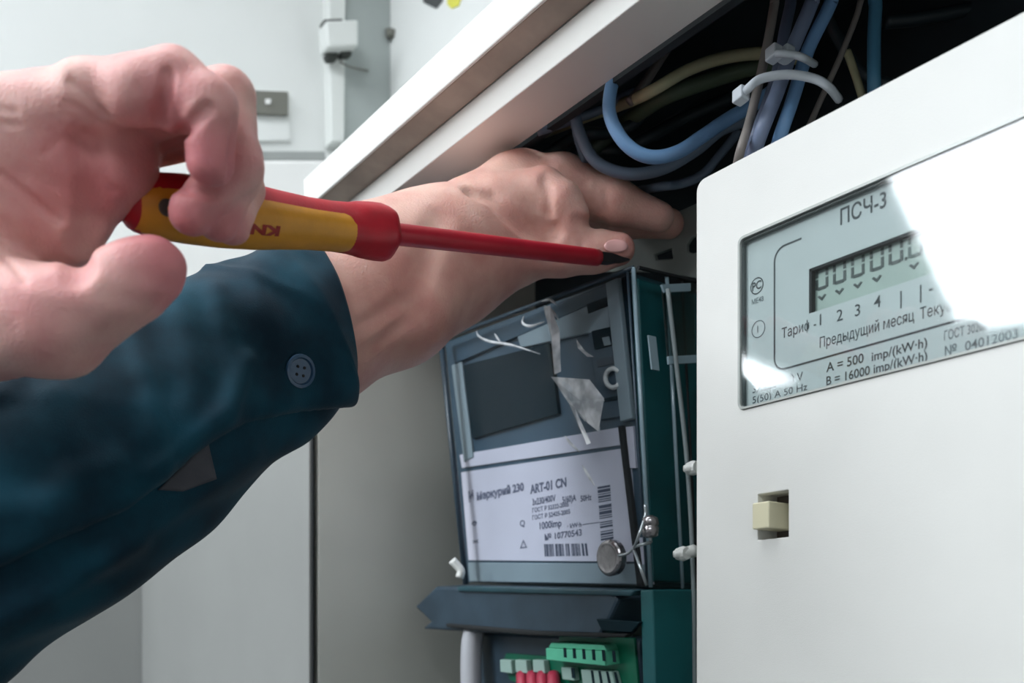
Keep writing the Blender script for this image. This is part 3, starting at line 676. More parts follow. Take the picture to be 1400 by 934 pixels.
wallbox('box_body', [(434, 42), (478, 40), (478, 76), (437, 78)], .0222, .025, 'duct_white', t, .003)
wallbox('cable_gland', [(436, 34), (462, 33), (462, 41), (437, 42)], .0222, .015, 'dark_hole', t, .002)
wallbox('cable_gland', [(440, 79), (458, 78), (456, 88), (444, 88)], .0222, .012, 'dark_hole', t, .002)
wallbox('cable_gland', [(460, 76), (476, 72), (476, 82), (462, 83)], .0222, .012, 'dark_hole', t, .002)
MB().tube([wl(464, 84, .03), wl(480, 92, .03), wl(505, 97, .01)], .0012, 6, 4).go('loose_wire', MATS['socket_grey'], t, smooth=True)
t = thing('corner_shade_strip', wl(495, 150), 'grey green upright panel between the cable trunking and the wall corner', 'panel')
wallbox('shade_sheet', [(466, -60), (528, -60), (528, 330), (464, 330)], 0.0001, .012, 'corner_shade_green', t)  # corner shade painted as a separate grey green sheet
def wb(px, py, off=0): return onY(px, py, YB - off)
t = thing('wall_hook', wb(537, 48), 'small dark hook near the wall corner in the background', 'hook')
fix_normals(MB().prism([wb(x, y, .0001) for x, y in [(534, 42), (541, 40), (540, 50), (535, 54)]], (0, -.008, 0)).go('plate', MATS['socket_grey'], t, bev=.001))
tag(fix_normals(MB().prism([wb(x, y, .0001) for x, y in [(577, -12), (612, -12), (604, 4), (597, 12), (580, 4)]], (0, -.001, 0)).go('dark_sticker', MATS['grey_sticker'])), 'dark grey sticker at the top edge of the back wall', 'sticker')
tag(fix_normals(MB().prism([wb(x, y, .0001) for x, y in [(614, -12), (634, -12), (628, 8), (618, 12), (612, 6)]], (0, -.001, 0)).go('yellow_sticker', MATS['yellow_sticker'])), 'yellow sticker right of the dark grey one on the back wall', 'sticker')
t = thing('white_casing', wl(300, 480), 'low white casing with a grey top edge, on the background wall behind the handle', 'casing')
wallbox('casing_body', [(120, 242), (426, 240), (428, 560), (120, 560)], 0.0001, .05, 'bright_white', t, .004)
wallbox('top_strip', [(120, 228), (424, 226), (426, 239), (120, 241)], 0.0001, .045, 'box_grey', t, .002)

# ================================================================== screwdriver
mat('grip_red', (196, 24, 44), 0.42, var=0.12, scale=60, bump=0.08, bscale=900)
mat('grip_orange', (236, 162, 48), 0.40, var=0.10, scale=50, bump=0.05, bscale=900)
mat('sheath_red', (188, 34, 52), 0.38, var=0.08, scale=50)
mat('blade_steel', (84, 80, 84), 0.35, metal=0.8)
sA, sB = P(163, 276, .352), P(822, 353, .540)
sax = unit(sB - sA); SL = np.linalg.norm(sB - sA)
def at_px(px):
    """distance along the tool at which its axis passes the picture column px"""
    lo, hi = -.02, SL + .05
    for _ in range(40):
        m_ = (lo + hi) / 2; c_ = R.T @ (sA + sax * m_ - HC); x = CX - c_[0] / c_[2] * F
        if x < px: lo = m_
        else: hi = m_
    return lo
sd_ = thing('screwdriver', sA, 'insulated screwdriver with red and orange grip and red sleeved shaft, held in a hand', 'screwdriver')
K = [(163, .002), (168, .0060), (180, .0095), (205, .0112), (250, .0122), (300, .0126), (345, .0122), (380, .0112), (420, .0102), (455, .0100), (476, .0104), (490, .0114), (508, .0120), (520, .0120), (527, .0110), (529, .0085)]
Kd = [(at_px(x), r) for x, r in K]
ds = np.array([k[0] for k in Kd]); rs = np.array([k[1] for k in Kd])
LSc = np.concatenate([np.linspace(ds[0], ds[-3], 60), ds[-2:]])
hex_ = lambda th, l: 1 + (.028 * math.cos(6 * th) if l > at_px(482) else .018 * math.cos(3 * th))
MB().lathe(sA, sax, [(l, np.interp(l, ds, rs)) for l in LSc], 48, facet=hex_).go('grip', MATS['grip_red'], sd_, smooth=True)
grip = [o for o in COL.objects if o.name == 'grip'][0]
# orange soft inlays: one towards the viewer, one round the back
view = unit(HC - P(420, 300, .40)); upv = unit(np.array([0, 0, 1.]) - sax * sax[2])
def ang_of(v):
    a = upv; b = np.cross(sax, a); return math.atan2(np.dot(v, b), np.dot(v, a))
th_v = ang_of(view - sax * np.dot(view, sax))
def inlay(th_c, half, xa, xb, lift):
    mb = MB(); na, nl = 26, 44; a = upv; b = np.cross(sax, a)
    la, lb = at_px(xa), at_px(xb)
    for i in range(nl + 1):
        s_ = i / nl; l = la + (lb - la) * s_
        hf = half * (1 - max(0, (abs(2 * s_ - 1) - .86) / .14) ** 2.2 * .55)
        for j in range(na + 1):
            u = j / na; th = th_c - hf + 2 * hf * u; e = min(1, 6 * min(u, 1 - u)) * min(1, 14 * min(s_, 1 - s_))
            r = np.interp(l, ds, rs) * hex_(th, l) + lift * (e - .3)
            mb.v.append(sA + sax * l + (a * math.cos(th) + b * math.sin(th)) * r)
    for i in range(nl):
        for j in range(na):
            k = i * (na + 1) + j; mb.f.append((k, k + na + 1, k + na + 2, k + 1))
    return mb.go('grip_inlay', MATS['grip_orange'], sd_, smooth=True)
sgn = 1 if abs(ang_of(upv) - (th_v + 1.2)) > abs(ang_of(upv) - (th_v - 1.2)) else -1
inlay(th_v + sgn * .42, 1.15, 171, 474, .0006)
inlay(th_v + sgn * .42 + math.pi, 1.0, 172, 474, .0006)
# hanging hole through the butt
la = at_px(207); vdir = unit(view - sax * np.dot(view, sax))
MB().lathe(sA + sax * la + vdir * .0100, vdir, [(0, .0030), (.0022, .0030), (.0024, .0022), (.0018, .0020), (.0018, 0)], 20).go('hanging_hole', MATS['recess_brown'], sd_)
# lettering moulded on the orange inlay, upside down as the tool is held
ub = unit(np.cross(sax, vdir)); ub = ub if ub[2] > 0 else -ub
dirn = unit(vdir * .96 - ub * .30)
tu = unit(np.cross(dirn, sax)); tu = tu if tu[2] < 0 else -tu
lt = at_px(360); rt_ = np.interp(at_px(360), ds, rs)
mat('letter_red', (160, 36, 24), 0.5)
write('KNIPEX', sA + sax * lt + dirn * (rt_ + .0008) + (-tu) * .0016, -sax, tu, .0036, MATS['letter_red'], grip, .034, depth=.0002, bold=.06)
wo = [o for o in COL.objects if o.name.startswith('lettering')][-1]; aa, bb = upv, np.cross(sax, upv)
for v in wo.data.vertices:
    p_ = np.array(v.co); l_ = np.dot(p_, sax); q2 = p_ - sax * l_; th_ = math.atan2(np.dot(q2, bb), np.dot(q2, aa))
    v.co = sax * l_ + unit(q2) * (np.interp(l_, ds, rs) * hex_(th_, l_) + .0007)
# shaft, sleeve end and blade
l0, l1 = at_px(527), at_px(818)
MB().lathe(sA, sax, [(l0, .0052), (l0 + .002, .0048), (l1 - .006, .0045), (l1 - .001, .0044), (l1, .0034)], 28).go('sheath', MATS['sheath_red'], sd_, smooth=True)
mb = MB(); bside = unit(np.cross(sax, [0, 0, 1])); bup = np.cross(bside, sax)
for l, ww, tt in ((l1 - .002, .0028, .0028), (l1 + .010, .0028, .0026), (l1 + .018, .0034, .0010), (l1 + .024, .0034, .0005)):
    c_ = sA + sax * l; mb.v += [c_ + bside * ww + bup * tt, c_ - bside * ww + bup * tt, c_ - bside * ww - bup * tt, c_ + bside * ww - bup * tt]
for i in range(3):
    for j in range(4): mb.f.append((i * 4 + j, i * 4 + (j + 1) % 4, i * 4 + 4 + (j + 1) % 4, i * 4 + 4 + j))
mb.f.append((0, 3, 2, 1)); mb.f.append((12, 13, 14, 15))
fix_normals(mb.go('blade', MATS['blade_steel'], sd_, bev=.0003))

# ================================================================== the electrician's arms and hands
def skin_material(name, light, mid, deep):
    m = bpy.data.materials.new(name); m.use_nodes = True; nt = m.node_tree; b = nt.nodes['Principled BSDF']; lk = nt.links.new
    tc = nt.nodes.new('ShaderNodeTexCoord')
    n1 = nt.nodes.new('ShaderNodeTexNoise'); n1.inputs['Scale'].default_value = 45; n1.inputs['Detail'].default_value = 5
    n2 = nt.nodes.new('ShaderNodeTexNoise'); n2.inputs['Scale'].default_value = 700; n2.inputs['Detail'].default_value = 3
    vo = nt.nodes.new('ShaderNodeTexVoronoi'); vo.feature = 'DISTANCE_TO_EDGE'; vo.inputs['Scale'].default_value = 520
    for n_ in (n1, n2, vo): lk(tc.outputs['Object'], n_.inputs['Vector'])
    at = nt.nodes.new('ShaderNodeAttribute'); at.attribute_name = 'flush'
    cr = nt.nodes.new('ShaderNodeValToRGB'); cr.color_ramp.elements[0].color = lin(mid); cr.color_ramp.elements[1].color = lin(light)
    cr.color_ramp.elements[0].position = .38; cr.color_ramp.elements[1].position = .62; lk(n1.outputs['Fac'], cr.inputs['Fac'])
    mx = nt.nodes.new('ShaderNodeMix'); mx.data_type = 'RGBA'; lk(at.outputs['Fac'], mx.inputs['Factor']); lk(cr.outputs['Color'], mx.inputs['A']); mx.inputs['B'].default_value = lin(deep)
    lk(mx.outputs['Result'], b.inputs['Base Color'])
    b.inputs['Roughness'].default_value = .52; b.inputs['Specular IOR Level'].default_value = .35
    b.inputs['Subsurface Weight'].default_value = .25; b.inputs['Subsurface Scale'].default_value = .004
    b.inputs['Subsurface Radius'].default_value = (1.0, .35, .2)
    mt = nt.nodes.new('ShaderNodeMath'); mt.operation = 'MULTIPLY_ADD'; lk(vo.outputs['Distance'], mt.inputs[0]); mt.inputs[1].default_value = .8; lk(n2.outputs['Fac'], mt.inputs[2])
    bp = nt.nodes.new('ShaderNodeBump'); bp.inputs['Strength'].default_value = .35; bp.inputs['Distance'].default_value = .0006
    lk(mt.outputs[0], bp.inputs['Height']); lk(bp.outputs['Normal'], b.inputs['Normal'])
    MATS[name] = m; return m
skin_material('skin', (236, 192, 182), (222, 164, 158), (208, 98, 116))
skin_material('skin_back', (226, 184, 170), (210, 158, 146), (204, 118, 116))
mat('nail_pink', (236, 180, 176), 0.3, coat=.3)

def sd_caps(X, a, b, ra, rb):
    """distance to a tapered capsule"""
    ab = b - a; t = np.clip(((X - a) @ ab) / np.dot(ab, ab), 0, 1)
    return np.linalg.norm(X - a - t[..., None] * ab, axis=-1) - (ra + (rb - ra) * t)
def sd_ell(X, c, r, rot=None):
    Y = X - c
    if rot is not None: Y = Y @ np.array(rot).T
    k = np.linalg.norm(Y / r, axis=-1); return (k - 1) * min(r) * .9 + 0 * k
def smin(a, b, k):
    h = np.maximum(k - np.abs(a - b), 0) / k; return np.minimum(a, b) - h * h * k * .25
def surface_nets(D, o, h):
    nx, ny, nz = D.shape; S = D < 0
    acc = np.zeros((nx - 1, ny - 1, nz - 1, 3)); cnt = np.zeros((nx - 1, ny - 1, nz - 1))
    cr = [(i, j, k) for i in (0, 1) for j in (0, 1) for k in (0, 1)]
    def sl(c): return D[c[0]:nx - 1 + c[0], c[1]:ny - 1 + c[1], c[2]:nz - 1 + c[2]]
    for a in cr:
        for ax in range(3):
            if a[ax] == 0:
                b = list(a); b[ax] = 1; da, db = sl(a), sl(b); m = (da < 0) != (db < 0)
                t = np.where(m, da / np.where(m, da - db, 1), 0)
                for d_ in range(3): acc[..., d_] += np.where(m, a[d_] + (t if d_ == ax else 0), 0)
                cnt += m
    act = cnt > 0; idx = -np.ones(act.shape, int); idx[act] = np.arange(act.sum())
    cells = np.argwhere(act); V = (cells + acc[act] / cnt[act][:, None]) * h + o
    fs = []
    for ax in range(3):
        u, v = (ax + 1) % 3, (ax + 2) % 3
        A = [slice(0, n_) for n_ in D.shape]; Bs = list(A); A[ax] = slice(0, D.shape[ax] - 1); Bs[ax] = slice(1, D.shape[ax])
        sa, sb = S[tuple(A)], S[tuple(Bs)]; E_ = np.argwhere(sa != sb)
        ok = (E_[:, u] > 0) & (E_[:, v] > 0) & (E_[:, u] < D.shape[u] - 1) & (E_[:, v] < D.shape[v] - 1); E_ = E_[ok]
        inside = sa[tuple(E_.T)]
        def cell(du, dv):
            c = E_.copy(); c[:, u] += du; c[:, v] += dv; return idx[tuple(c.T)]
        q = np.stack([cell(-1, -1), cell(0, -1), cell(0, 0), cell(-1, 0)], 1)
        q[~inside] = q[~inside][:, ::-1]; fs.append(q)
    return V, np.concatenate(fs)
def body_mesh(name, dist, lo, hi, h, m, parent, flush_pts):
    lo, hi = np.array(lo), np.array(hi); n = np.ceil((hi - lo) / h).astype(int)
    n = (n // 4 + 1) * 4 + 1
    def grid(nn, hh): return np.stack(np.meshgrid(*[lo[i] + hh * np.arange(nn[i]) for i in range(3)], indexing='ij'), -1)
    gc = grid((n - 1) // 4 + 1, 4 * h); dc = dist(gc); Dn = np.kron(dc[:-1, :-1, :-1], np.ones((4, 4, 4)))
    Dn = np.pad(Dn, ((0, 1),) * 3, mode='edge'); near = np.abs(Dn) < 4 * h * 3.2
    g = grid(n, h); Dn[near] = dist(g[near])
    V, Fq = surface_nets(Dn, lo, h)
    og = origin(parent); me = bpy.data.meshes.new(name)
    me.vertices.add(len(V)); me.vertices.foreach_set('co', (V - og).astype(np.float32).ravel())
    me.loops.add(len(Fq) * 4); me.loops.foreach_set('vertex_index', Fq.astype(np.int32).ravel())
    me.polygons.add(len(Fq)); me.polygons.foreach_set('loop_start', np.arange(0, len(Fq) * 4, 4, dtype=np.int32))
    me.update(calc_edges=True); me.validate(); me.polygons.foreach_set('use_smooth', [True] * len(me.polygons))
    fl = np.zeros(len(V))
    for p, r, a in flush_pts: fl = np.maximum(fl, a * np.exp(-(np.linalg.norm(V - p, axis=1) / r) ** 2))
    at = me.attributes.new('flush', 'FLOAT', 'POINT'); at.data.foreach_set('value', fl.astype(np.float32))
    me.materials.append(m); o = bpy.data.objects.new(name, me); COL.objects.link(o); o.parent = parent
    sm = o.modifiers.new('smooth', 'SMOOTH'); sm.factor = .5; sm.iterations = 1
    return o, V
person = thing('person', P(60, 700, .40), 'person in dark teal shirt, one hand holding a screwdriver, the other reaching into the cabinet', 'person')
def chain(X, pts, k):
    d_ = None
    for (a, ra), (b, rb) in zip(pts[:-1], pts[1:]):
        c_ = sd_caps(X, a, b, ra, rb); d_ = c_ if d_ is None else smin(d_, c_, k)
    return d_
def J(px, py, d, rpx): return (P(px, py, d), rpx * d / 1345)
def groove(X, D, pts, r, depth):
    lo_, hi_ = np.min(pts, 0) - 2 * r, np.max(pts, 0) + 2 * r; D = D.copy()
    m_ = np.all((X > lo_) & (X < hi_), axis=-1); Q = X[m_]
    if not len(Q): return D
    c_ = None
    for a, b in zip(pts[:-1], pts[1:]):
        e = sd_caps(Q, a, b + 1e-7, r, r); c_ = e if c_ is None else np.minimum(c_, e)
    t = np.clip(-c_ / r, 0, 1) ; D[m_] += depth * t * t * (3 - 2 * t); return D

# ---- raised hand (palm towards the viewer, fingers curled round the grip)
H1 = dict(
    A=[J(70, 150, .330, 40), J(120, 132, .326, 44), J(238, 112, .322, 41), J(286, 146, .320, 36), J(288, 220, .3245, 33)],
    B=[J(90, 175, .340, 40), J(130, 160, .340, 42), J(310, 132, .342, 36), J(326, 225, .341, 31), J(262, 290, .3385, 31)],
    C=[J(110, 200, .350, 40), J(140, 178, .350, 42), J(312, 150, .356, 34), J(326, 240, .350, 30), J(298, 302, .347, 27)],
    D=[J(120, 215, .356, 38), J(150, 195, .358, 42), J(312, 172, .370, 33), J(328, 258, .369, 30), J(316, 308, .356, 26)])
TH = [J(-30, 430, .338, 92), J(75, 440, .332, 66), J(150, 404, .328, 46), J(190, 378, .327, 40), J(216, 364, .328, 36)]
def flesh(X, lst, D, k):
    for q in lst:
        c_, r_ = J(*q); D = smin(D, np.linalg.norm(X - c_, axis=-1) - r_, k)
    return D
def skin_depth(dist, q):
    """distance from the lens at which each column of view meets the body"""
    rs_ = np.array([ray(*p) for p in q]); d_ = np.full(len(q), .27)
    for _ in range(45): d_ = np.minimum(d_ + .85 * dist(HC + rs_ * d_[:, None]), .8)
    return d_
def folds(dist, lst):
    qs, cut = [], []
    for pts, r, dep in lst:
        q = []
        for (a, b), (c_, d_) in zip(pts[:-1], pts[1:]):
            for t in (0, .25, .5, .75): q.append((a + (c_ - a) * t, b + (d_ - b) * t))
        q.append(pts[-1]); cut.append((len(qs), len(qs) + len(q), r, dep)); qs += q
    z = skin_depth(dist, qs); out = []
    for i, j, r, dep in cut:
        w_ = [P(p[0], p[1], zz) for p, zz in zip(qs[i:j], z[i:j]) if zz < .79]
        if len(w_) > 1: out.append((w_[::2] if len(w_) > 4 else w_, r, dep))
    return out
def hand1_base(X):
    f_ = None
    for k in 'ABCD':
        c_ = chain(X, H1[k], .004)
        if k == 'A': c_ = flesh(X, [(185, 128, .320, 40), (246, 152, .326, 30)], c_, .005)
        f_ = c_ if f_ is None else smin(f_, c_, .0022)
    th = chain(X, TH, .010)
    pal = None
    for a, b in (((-150, 310, .345, 95), (70, 165, .334, 58)), ((-150, 330, .350, 95), (105, 190, .342, 60)), ((-150, 360, .352, 90), (135, 225, .346, 60)),
                 ((-160, 400, .352, 95), (160, 222, .350, 50)), ((-190, 300, .350, 90), (20, 172, .336, 56)), ((-220, 340, .350, 120), (-120, 350, .350, 110)),
                 ((50, 290, .350, 66), (92, 322, .350, 40))):
        c_ = sd_caps(X, J(*a)[0], J(*b)[0], J(*a)[1], J(*b)[1]); pal = c_ if pal is None else smin(pal, c_, .011)
    D = smin(pal, f_, .006); return smin(D, th, .010)
FOLDS1 = folds(hand1_base, (
    ([(2, 240), (30, 262), (60, 288), (80, 302)], .0026, .0022), ([(98, 112), (120, 132), (142, 156)], .0026, .0022), ([(92, 142), (112, 152), (134, 168)], .0024, .0008),
    ([(138, 238), (146, 252), (156, 262)], .0022, .0022), ([(229, 102), (226, 130), (219, 164)], .0032, .0044), ([(284, 148), (266, 164), (248, 186)], .0032, .0044),
    ([(118, 200), (128, 240), (124, 300), (108, 370)], .0080, .0034), ([(5, 350), (24, 370), (34, 384)], .0022, .0014), ([(2, 150), (22, 154)], .002, .0012), ([(2, 168), (24, 170)], .002, .0012), ([(92, 320), (104, 360)], .0026, .0010),
    ([(238, 254), (270, 262), (300, 264)], .0030, .0024), ([(10, 300), (26, 330)], .0016, .0005), ([(60, 210), (84, 190)], .0022, .0006), ([(190, 118), (210, 150)], .003, .0006), ([(322, 165), (318, 200), (316, 240)], .003, .0024)))
def hand1(X):
    D = hand1_base(X)
    for pts_, r, dep in FOLDS1: D = groove(X, D, pts_, r, dep)
    return D + .0003 * np.sin(X[..., 0] * 260 + 3 * np.sin(X[..., 2] * 170)) * np.sin(X[..., 2] * 240)
pts = [P(-230, 560, .30), P(380, 560, .36), P(-230, 20, .30), P(380, 20, .40), P(380, 330, .40), P(-230, 300, .39), P(380, 40, .30)]
lo = np.min(pts, 0) - .005; hi = np.max(pts, 0) + .005
flush1 = [(H1['A'][4][0], .016, .8), (H1['A'][3][0], .012, .45), (H1['B'][4][0], .015, .8), (TH[4][0], .016, .95), (P(60, 410, .315), .022, .30), (P(20, 310, .312), .02, .25), (P(130, 240, .33), .02, .45), (P(200, 130, .315), .014, .35), (H1['C'][4][0], .014, .6), (H1['A'][2][0], .010, .4), (P(170, 250, .34), .02, .55), (P(250, 150, .32), .012, .5), (P(70, 250, .32), .03, .3)]
hand_o, HV = body_mesh('right_hand', hand1, lo, hi, .0010, MATS['skin'], person, flush1)

# ---- the other forearm and hand, reaching under the rail to the top of the meter
W2 = [J(250, 560, .485, 90), J(420, 450, .518, 96), J(520, 390, .538, 95), J(600, 356, .555, 84), J(668, 322, .566, 70)]
TH2 = [J(640, 350, .560, 66), J(700, 338, .564, 46), J(768, 344, .562, 30), J(812, 344, .560, 25), J(846, 341, .558, 22)]
I2 = [J(655, 300, .570, 60), J(700, 260, .574, 45), J(768, 253, .572, 38), J(842, 277, .568, 28), J(902, 297, .568, 20)]
M2_ = [J(660, 310, 0.570, 60), J(715, 256, 0.580, 46), J(780, 262, 0.582, 36), J(858, 296, 0.586, 28), J(915, 306, 0.588, 20)]
S2 = [J(690, 280, .560, 44), J(742, 262, .553, 30), J(768, 276, .549, 26), J(784, 292, .549, 21)]
R2 = [J(660, 300, .580, 54), J(725, 262, .600, 40), J(800, 268, .606, 28), J(868, 288, .606, 22)]
def hand2_base(X):
    D = chain(X, W2, .02)
    f_ = chain(X, I2, .006)
    for c_ in (M2_, R2): f_ = smin(f_, chain(X, c_, .004), .003)
    f_ = smin(f_, chain(X, S2, .005), .0035)
    D = smin(D, f_, .008); D = smin(D, chain(X, TH2, .008), .012)
    D = smin(D, sd_ell(X, P(572, 440, .532), np.array([.020, .012, .014])), .020)
    return D
FOLDS2 = folds(hand2_base, (
    ([(600, 300), (575, 372), (560, 420)], .012, .0020), ([(744, 244), (750, 266), (750, 292)], .0042, .0028), ([(648, 262), (672, 270), (694, 292), (716, 308), (752, 318)], .0085, .0056),
    ([(748, 240), (758, 250)], .0022, .0010), ([(828, 262), (830, 284)], .0030, .0010), ([(794, 334), (796, 352)], .0022, .0010), ([(772, 232), (800, 250)], .0040, .0010),
    ([(480, 452), (520, 430), (545, 412)], .0070, .0016), ([(500, 480), (540, 452), (556, 440)], .0060, .0012), ([(790, 300), (830, 312)], .0050, .0024)))
def hand2(X):
    D = hand2_base(X)
    for pts_, r, dep in FOLDS2: D = groove(X, D, pts_, r, dep)
    return D
pts = [P(300, 640, .42), P(300, 420, .55), P(950, 190, .50), P(950, 390, .60), P(700, 190, .62), P(560, 520, .46), P(400, 300, .45), P(300, 640, .55)]
lo = np.min(pts, 0) - .005; hi = np.max(pts, 0) + .005
flush2 = [(TH2[4][0], .010, .7), (P(892, 296, .535), .010, .8), (P(560, 460, .49), .03, .45), (P(540, 360, .48), .02, .25), (S2[3][0], .008, .3), (P(760, 250, .53), .012, .2)]
arm_o, _ = body_mesh('left_forearm_and_hand', hand2, lo, hi, .0016, MATS['skin_back'], person, flush2)
# thumb nail of the hand in the cabinet
dg = bpy.context.evaluated_depsgraph_get()
def tree(o):
    me = o.data; mw = origin(person); return BVHTree.FromPolygons([Vector(np.array(v.co) + mw) for v in me.vertices], [tuple(p.vertices) for p in me.polygons])
def hit(bt, px, py):
    r = Vector(unit(ray(px, py))); loc, nrm, _, dist_ = bt.ray_cast(Vector(HC), r)
    return (np.array(loc), np.array(nrm)) if loc is not None else (None, None)
def patch(bt, outline, name, m, parent, lift, n=9, thick=.0004, dome=0):
    """a thin piece lying on a surface, its outline given by a four sided region in picture points"""
    a, b, c_, d_ = [np.array(p, float) for p in outline]; vs = []
    for j in range(n + 1):
        for i in range(n + 1):
            u, v = i / n, j / n; p = (a * (1 - u) + b * u) * (1 - v) + (d_ * (1 - u) + c_ * u) * v
            if dome:  # round the corners
                cc = (a + b + c_ + d_) / 4; uu, vv = 2 * u - 1, 2 * v - 1
                s_ = math.sqrt(max(1e-6, 1 - vv * vv * .5)), math.sqrt(max(1e-6, 1 - uu * uu * .5))
                u2, v2 = (uu * s_[0] + 1) / 2, (vv * s_[1] + 1) / 2
                p = (a * (1 - u2) + b * u2) * (1 - v2) + (d_ * (1 - u2) + c_ * u2) * v2
            q_, nn = hit(bt, *p)
            if q_ is None: return None
            vs.append(q_ - unit(ray(*p)) * lift)
    fs = [(j * (n + 1) + i, (j + 1) * (n + 1) + i, (j + 1) * (n + 1) + i + 1, j * (n + 1) + i + 1) for j in range(n) for i in range(n)]
    o = build(name, vs, fs, m, parent, smooth=True)
    sl = o.modifiers.new('thickness', 'SOLIDIFY'); sl.thickness = thick; sl.offset = 0
    return o
bt2 = tree(arm_o)
patch(bt2, [(824, 329), (855, 326), (862, 343), (828, 347)], 'thumb_nail', MATS['nail_pink'], person, .0005, dome=1)

# ---- shirt sleeve
mat('shirt_teal', (14, 68, 86), 0.8, var=0.25, scale=30, bump=0.25, bscale=1400, sheen=.10, spec=.25, rgb2=(8, 42, 58))
mat('shirt_lining', (84, 84, 92), 0.8, var=0.15, scale=60, bump=.2, bscale=1500)
mat('shirt_seam', (10, 30, 40), 0.8)
mat('button_blue', (40, 78, 112), 0.3, coat=.3)
SP = [(-210, 860, .40, 178), (-80, 780, .41, 172), (60, 690, .425, 163), (200, 592, .450, 152), (330, 512, .478, 124), (400, 466, .492, 110), (452, 432, .502, 101)]
ctr_ = spline([P(x, y, z) for x, y, z, _ in SP], 20); rad_ = [v[0] for v in spline([[r * z / 1345, 0, 0] for x, y, z, r in SP], 20)]
NS, NT = len(ctr_), 168
LAYER = [(-400, 930), (-100, 806), (0, 768), (60, 738), (120, 712), (170, 690), (215, 655), (250, 625), (285, 598), (330, 572), (400, 556), (520, 540)]
RIDGES = [([(176, 430), (190, 480), (204, 540), (208, 640)], .0034, 13), ([(-60, 600), (0, 572), (40, 545)], .004, 12), ([(190, 650), (240, 610), (300, 560), (330, 500)], .0030, 11),
          ([(300, 420), (310, 500), (300, 570)], .0022, 14), ([(90, 560), (110, 640), (60, 700)], .0030, 22), ([(250, 430), (262, 520), (240, 580)], .0018, 18), ([(0, 700), (80, 690), (150, 640)], .0026, 20),
          ([(350, 400), (372, 470), (380, 540)], .0016, 14), ([(130, 760), (240, 690), (340, 620)], .0022, 16), ([(-20, 850), (80, 800), (180, 740)], .0025, 18)]
def seg_dist(x, y, pl_):
    best, sgn_ = 1e9, 1
    for (ax, ay), (bx, by) in zip(pl_[:-1], pl_[1:]):
        dx, dy = bx - ax, by - ay; t = max(0, min(1, ((x - ax) * dx + (y - ay) * dy) / (dx * dx + dy * dy)))
        ex, ey = x - ax - t * dx, y - ay - t * dy; d_ = math.hypot(ex, ey)
        if d_ < best: best = d_; sgn_ = 1 if (dx * ey - dy * ex) < 0 else -1
    return best, sgn_
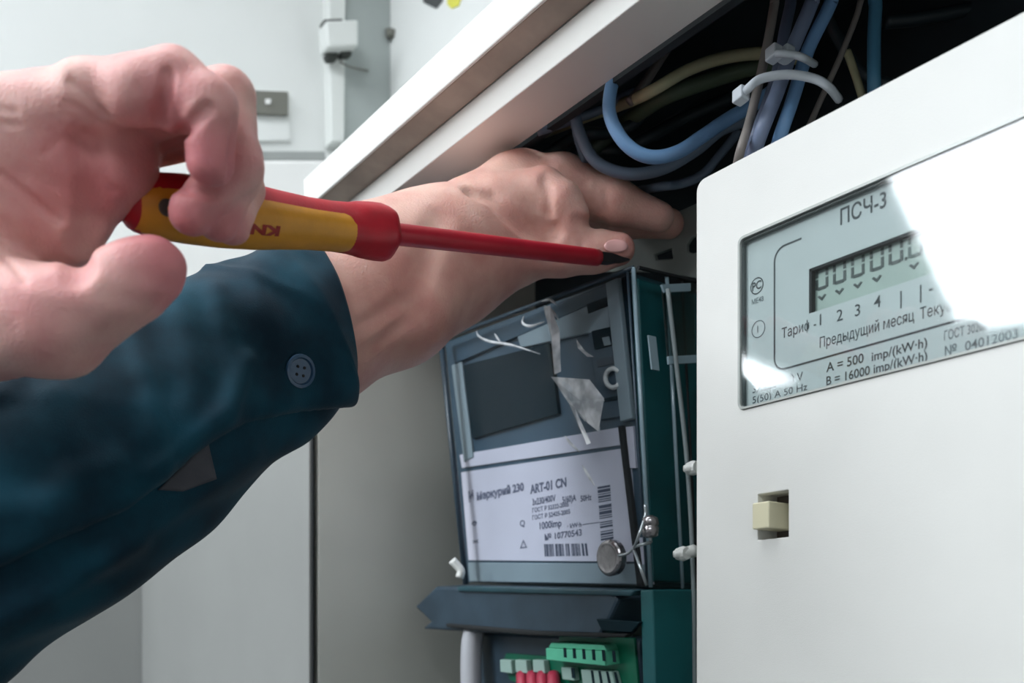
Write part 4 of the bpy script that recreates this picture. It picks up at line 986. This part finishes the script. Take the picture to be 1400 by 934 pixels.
def sleeve_mesh():
    vs, fs = [], []
    vdir0 = unit(HC - P(200, 600, .45))
    for i in range(NS):
        s_ = i / (NS - 1); t = unit(ctr_[min(i + 1, NS - 1)] - ctr_[max(i - 1, 0)])
        if i >= NS - 18:   # tilt the last rings so the hem lies as in the photograph
            w_ = (i - (NS - 18)) / 17; hem = unit(P(497, 519, .500) - P(418, 335, .512)); t2 = unit(t - hem * np.dot(t, hem)); t = unit(t * (1 - w_) + t2 * w_)
        v = unit(vdir0 - t * np.dot(vdir0, t)); u = np.cross(t, v)
        if u[2] < 0: u = -u
        for j in range(NT):
            th = 2 * math.pi * j / NT; c_, sn = math.cos(th), math.sin(th)   # c_: towards the viewer, sn: upwards
            fade = min(1, (1 - s_) * 6)
            f1 = .0034 * noise.noise(Vector((s_ * 7 + c_ * 1.0, sn * 1.6 + s_ * 3, c_ * 1.4))) * (.4 + fade)
            f2 = .0020 * (max(0, 1 - abs(((s_ * 5.0 + sn * .9) % 1.0) - .5) / .20) ** 2) * fade * max(0, sn + .35) * (0.5 + noise.noise(Vector((s_ * 4, th, 1))))
            # overlapping placket: the upper layer stands off the lower one along a line on the front
            base_r = rad_[i] * (1 - .10 * abs(c_)) + f1 + f2 - .0026
            p0 = ctr_[i] + (v * c_ * .92 + u * sn) * base_r; extra = 0
            if c_ > -.15:
                cc = R.T @ (p0 - HC); px_, py_ = CX - cc[0] / cc[2] * F, CY + cc[1] / cc[2] * F; front = min(1, (c_ + .15) * 3)
                for pl_, amp, sg in RIDGES: extra += amp * math.exp(-(seg_dist(px_, py_, pl_)[0] / sg) ** 2) * front
                dd, side = seg_dist(px_, py_, LAYER); sd2 = dd * side
                extra += .0065 / (1 + math.exp(max(-30, min(30, -sd2 / 4.0)))) * front * min(1, (1 - s_) * 9) - .002 * front * math.exp(-(dd / 16) ** 2) * (side < 0)
            r = base_r + extra
            vs.append(ctr_[i] + (v * c_ * .92 + u * sn) * r)
    n0 = len(vs)
    for i in range(NS - 1):
        for j in range(NT):
            j2 = (j + 1) % NT; fs.append((i * NT + j, i * NT + j2, (i + 1) * NT + j2, (i + 1) * NT + j))
    return vs, fs
sv, sf = sleeve_mesh()
sleeve = fix_normals(build('shirt_sleeve', sv, sf, MATS['shirt_teal'], person, smooth=True))
sl = sleeve.modifiers.new('thickness', 'SOLIDIFY'); sl.thickness = .0014; sl.offset = 1
bts = tree(sleeve)
# seam stitched round the cuff, cuff button and the open slit that shows the lining
hem = [np.array(sv[(NS - 1) * NT + j]) + unit(np.array(sv[(NS - 1) * NT + j]) - ctr_[-1]) * .0004 for j in range(0, NT, 6)]
q_, nn = hit(bts, 407, 507)
if q_ is not None:
    if np.dot(nn, ray(407, 507)) > 0: nn = -nn
    bo = MB().lathe(q_ + nn * .0012, nn, [(0, .0070), (.0010, .0078), (.0020, .0076), (.0022, .0062), (.0012, .0056), (.0012, 0)], 26).go('cuff_button', MATS['button_blue'], sleeve, smooth=False)
    a_ = unit(np.cross(nn, [0, 0, 1])); b_ = np.cross(nn, a_)
    for sx_, sy_ in ((1, 1), (1, -1), (-1, 1), (-1, -1)):
        MB().lathe(q_ + nn * .0023 + a_ * .0018 * sx_ + b_ * .0018 * sy_, nn, [(0, .0007), (.0004, .0007)], 8).go('thread_hole', MATS['gap_black'], bo)
patch(bts, [(216, 670), (284, 604), (296, 655), (250, 672)], 'sleeve_lining', MATS['shirt_lining'], sleeve, .0022, thick=.0006)
